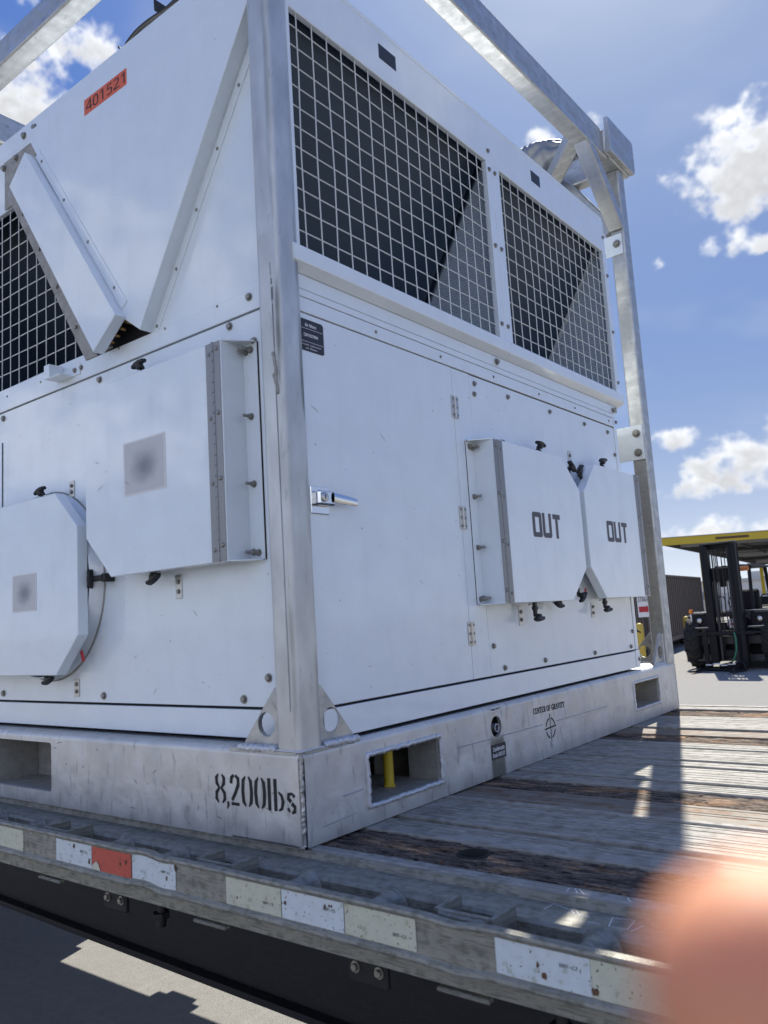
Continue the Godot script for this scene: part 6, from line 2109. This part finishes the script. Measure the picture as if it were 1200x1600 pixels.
	for k in 9:
		var c := Vector3(rng.randf_range(-0.45, 0.55), rng.randf_range(0.05, 0.16), rng.randf_range(0.95, 1.35))
		bbox(s, Vector3(-0.11, -0.035, -0.05), Vector3(0.11, 0.035, 0.05), 0.012, Transform3D(Basis(Vector3(rng.randf(), rng.randf(), rng.randf()).normalized(), rng.randf() * 2.0), c))
	tube(s, [Vector3(-0.5, 0.04, 1.1), Vector3(0.4, 0.04, 1.25)], 0.035, 8)
	tube(s, [Vector3(0.35, 0.03, 1.2), Vector3(0.38, 0.20, 1.22), Vector3(0.46, 0.24, 1.22), Vector3(0.54, 0.20, 1.22), Vector3(0.56, 0.03, 1.2)], 0.025, 8)
	var cg := obj("coupling_gear", s, mats.machine, f)
	s = st0()
	for k in 4:
		bbox(s, Vector3(-0.5 + 0.22 * k, 0.14 + 0.03 * (k % 2), 1.02 + 0.06 * k), Vector3(-0.34 + 0.22 * k, 0.165 + 0.03 * (k % 2), 1.10 + 0.06 * k), 0.006)
	obj("bright_shackle", s, mats.label_white, cg)

# ------------------------------------------------------------------ the hand at the lens
func cap(p: Vector3, a: Vector3, b: Vector3, ra: float, rb: float) -> float:
	var ab := b - a
	var h := clampf((p - a).dot(ab) / ab.length_squared(), 0.0, 1.0)
	return p.distance_to(a + ab * h) - lerpf(ra, rb, h)

func smin(a: float, b: float, k: float) -> float:
	var h := clampf(0.5 + 0.5 * (b - a) / k, 0.0, 1.0)
	return lerpf(b, a, h) - k * h * (1.0 - h)

# one continuous surface round tapered bones: [a, b, ra, rb, blend]
func nets(s: SurfaceTool, bones: Array, lo: Vector3, hi: Vector3, cell: float) -> void:
	var n := Vector3i(((hi - lo) / cell).ceil()) + Vector3i.ONE
	var nx := n.x
	var nxy := n.x * n.y
	var val := PackedFloat32Array()
	val.resize(nxy * n.z)
	val.fill(1.0)
	var seen := PackedByteArray()
	seen.resize(nxy * n.z)
	for bn in bones:
		var rr: float = maxf(bn[2], bn[3]) + cell * 2.5
		var bl := (bn[0] as Vector3).min(bn[1]) - Vector3.ONE * rr
		var bh := (bn[0] as Vector3).max(bn[1]) + Vector3.ONE * rr
		var i0 := Vector3i(((bl - lo) / cell).floor()).clamp(Vector3i.ZERO, n - Vector3i.ONE)
		var i1 := Vector3i(((bh - lo) / cell).ceil()).clamp(Vector3i.ZERO, n - Vector3i.ONE)
		for z in range(i0.z, i1.z + 1):
			for y in range(i0.y, i1.y + 1):
				for x in range(i0.x, i1.x + 1):
					var p := lo + Vector3(x, y, z) * cell
					var d := cap(p, bn[0], bn[1], bn[2], bn[3])
					var id := x + y * nx + z * nxy
					val[id] = smin(val[id], d, bn[4]) if seen[id] else d
					seen[id] = 1
	var vert := {}
	var edges := [[0, 1], [2, 3], [4, 5], [6, 7], [0, 2], [1, 3], [4, 6], [5, 7], [0, 4], [1, 5], [2, 6], [3, 7]]
	for z in n.z - 1:
		for y in n.y - 1:
			for x in n.x - 1:
				var id := x + y * nx + z * nxy
				var v := [val[id], val[id + 1], val[id + nx], val[id + nx + 1], val[id + nxy], val[id + nxy + 1], val[id + nxy + nx], val[id + nxy + nx + 1]]
				var neg := 0
				for q in v:
					if q < 0.0:
						neg += 1
				if neg == 0 or neg == 8:
					continue
				var sum := Vector3.ZERO
				var cnt := 0
				for e in edges:
					var a: float = v[e[0]]
					var b: float = v[e[1]]
					if (a < 0.0) != (b < 0.0):
						var t := a / (a - b)
						var pa := Vector3(e[0] & 1, (e[0] >> 1) & 1, e[0] >> 2)
						var pb := Vector3(e[1] & 1, (e[1] >> 1) & 1, e[1] >> 2)
						sum += pa.lerp(pb, t)
						cnt += 1
				vert[id] = lo + (Vector3(x, y, z) + sum / cnt) * cell
	s.set_smooth_group(0)
	for id in vert:
		for ax in 3:
			var st := [1, nx, nxy]
			var u: int = st[(ax + 1) % 3]
			var w: int = st[(ax + 2) % 3]
			var a: float = val[id]
			var b: float = val[id + st[ax]]
			if (a < 0.0) == (b < 0.0):
				continue
			if not (vert.has(id - u) and vert.has(id - w) and vert.has(id - u - w)):
				continue
			if a < 0.0:
				quad(s, vert[id - u - w], vert[id - w], vert[id], vert[id - u])
			else:
				quad(s, vert[id - u - w], vert[id - u], vert[id], vert[id - w])

func build_hand() -> void:
	# local axes: fingers point to +y, palm looks to -z (away from the phone), thumb side +x
	var h := thing("hand", "out-of-focus fingertip of the photographer's hand in front of the lens at lower right", "hand")
	h.transform = HAND
	var b := []
	# index finger: out straight, its tip in front of the lens
	b.append([Vector3(0, 0, 0), Vector3(0, -0.022, 0.0015), 0.0078, 0.0085, 0.004])
	b.append([Vector3(0, -0.022, 0.0015), Vector3(0.0, -0.047, 0.006), 0.0085, 0.0092, 0.006])
	b.append([Vector3(0.0, -0.047, 0.006), Vector3(0.002, -0.088, 0.012), 0.0094, 0.0105, 0.006])
	# palm
	for k in 4:
		var x := 0.002 - 0.0205 * k
		b.append([Vector3(x, -0.090 - 0.003 * k * k * 0.5, 0.013), Vector3(-0.022 - 0.005 * k, -0.172, 0.020), 0.0125, 0.0145, 0.014])
	# three curled fingers
	for k in [1, 2, 3]:
		var x: float = 0.001 - 0.0205 * k
		var r: float = [0.0, 0.0095, 0.009, 0.008][k]
		var L: float = [0.0, 1.05, 1.0, 0.82][k]
		var k0: Vector3 = Vector3(x, -0.091 - 0.0015 * k * k, 0.011)
		var k1 := k0 + Vector3(-0.001, 0.022, -0.034) * L
		var k2 := k1 + Vector3(0.0, -0.018, -0.017) * L
		var k3 := k2 + Vector3(0.0, -0.020, 0.006) * L
		b.append([k0, k1, r * 1.12, r, 0.006])
		b.append([k1, k2, r, r * 0.92, 0.004])
		b.append([k2, k3, r * 0.92, r * 0.82, 0.004])
	# thumb from the side of the palm near its base
	b.append([Vector3(-0.008, -0.155, 0.015), Vector3(0.026, -0.122, -0.008), 0.0155, 0.0125, 0.012])
	b.append([Vector3(0.026, -0.122, -0.008), Vector3(0.032, -0.095, -0.022), 0.0115, 0.0105, 0.005])
	b.append([Vector3(0.032, -0.095, -0.022), Vector3(0.026, -0.074, -0.034), 0.0105, 0.0085, 0.004])
	# wrist and forearm
	b.append([Vector3(-0.028, -0.165, 0.019), Vector3(-0.028, -0.215, 0.022), 0.024, 0.025, 0.016])
	b.append([Vector3(-0.028, -0.215, 0.022), Vector3(-0.026, -0.300, 0.026), 0.026, 0.032, 0.012])
	var s := st0()
	nets(s, b, Vector3(-0.085, -0.34, -0.075), Vector3(0.055, 0.02, 0.065), 0.0026)
	obj("skin", s, mats.skin, h)
	s = st0()
	var nail := PackedVector2Array()
	for k in 16:
		var a := TAU * k / 16
		nail.append(Vector2(cos(a) * 0.0052, sin(a) * 0.0065 - 0.001))
	prism(s, nail, 0.0068, 0.0082, Transform3D.IDENTITY, 0.0006)
	obj("finger_nail", s, mats.nail, h)
	s = st0()
	lathe(s, Transform3D(Basis(Vector3.RIGHT, PI / 2), Vector3(-0.026, -0.27, 0.025)), [Vector2(0.036, 0.0), Vector2(0.040, 0.001), Vector2(0.046, 0.10), Vector2(0.044, 0.10), Vector2(0.035, 0.002)], 24)
	obj("sleeve", s, mats.sleeve, h)

const HAND := Transform3D(Basis(Vector3(-0.86141, -0.31115, 0.40145), Vector3(-0.32030, 0.94619, 0.04607), Vector3(-0.39418, -0.08890, -0.91472)), Vector3(1.24579, 0.45601, 1.22917))
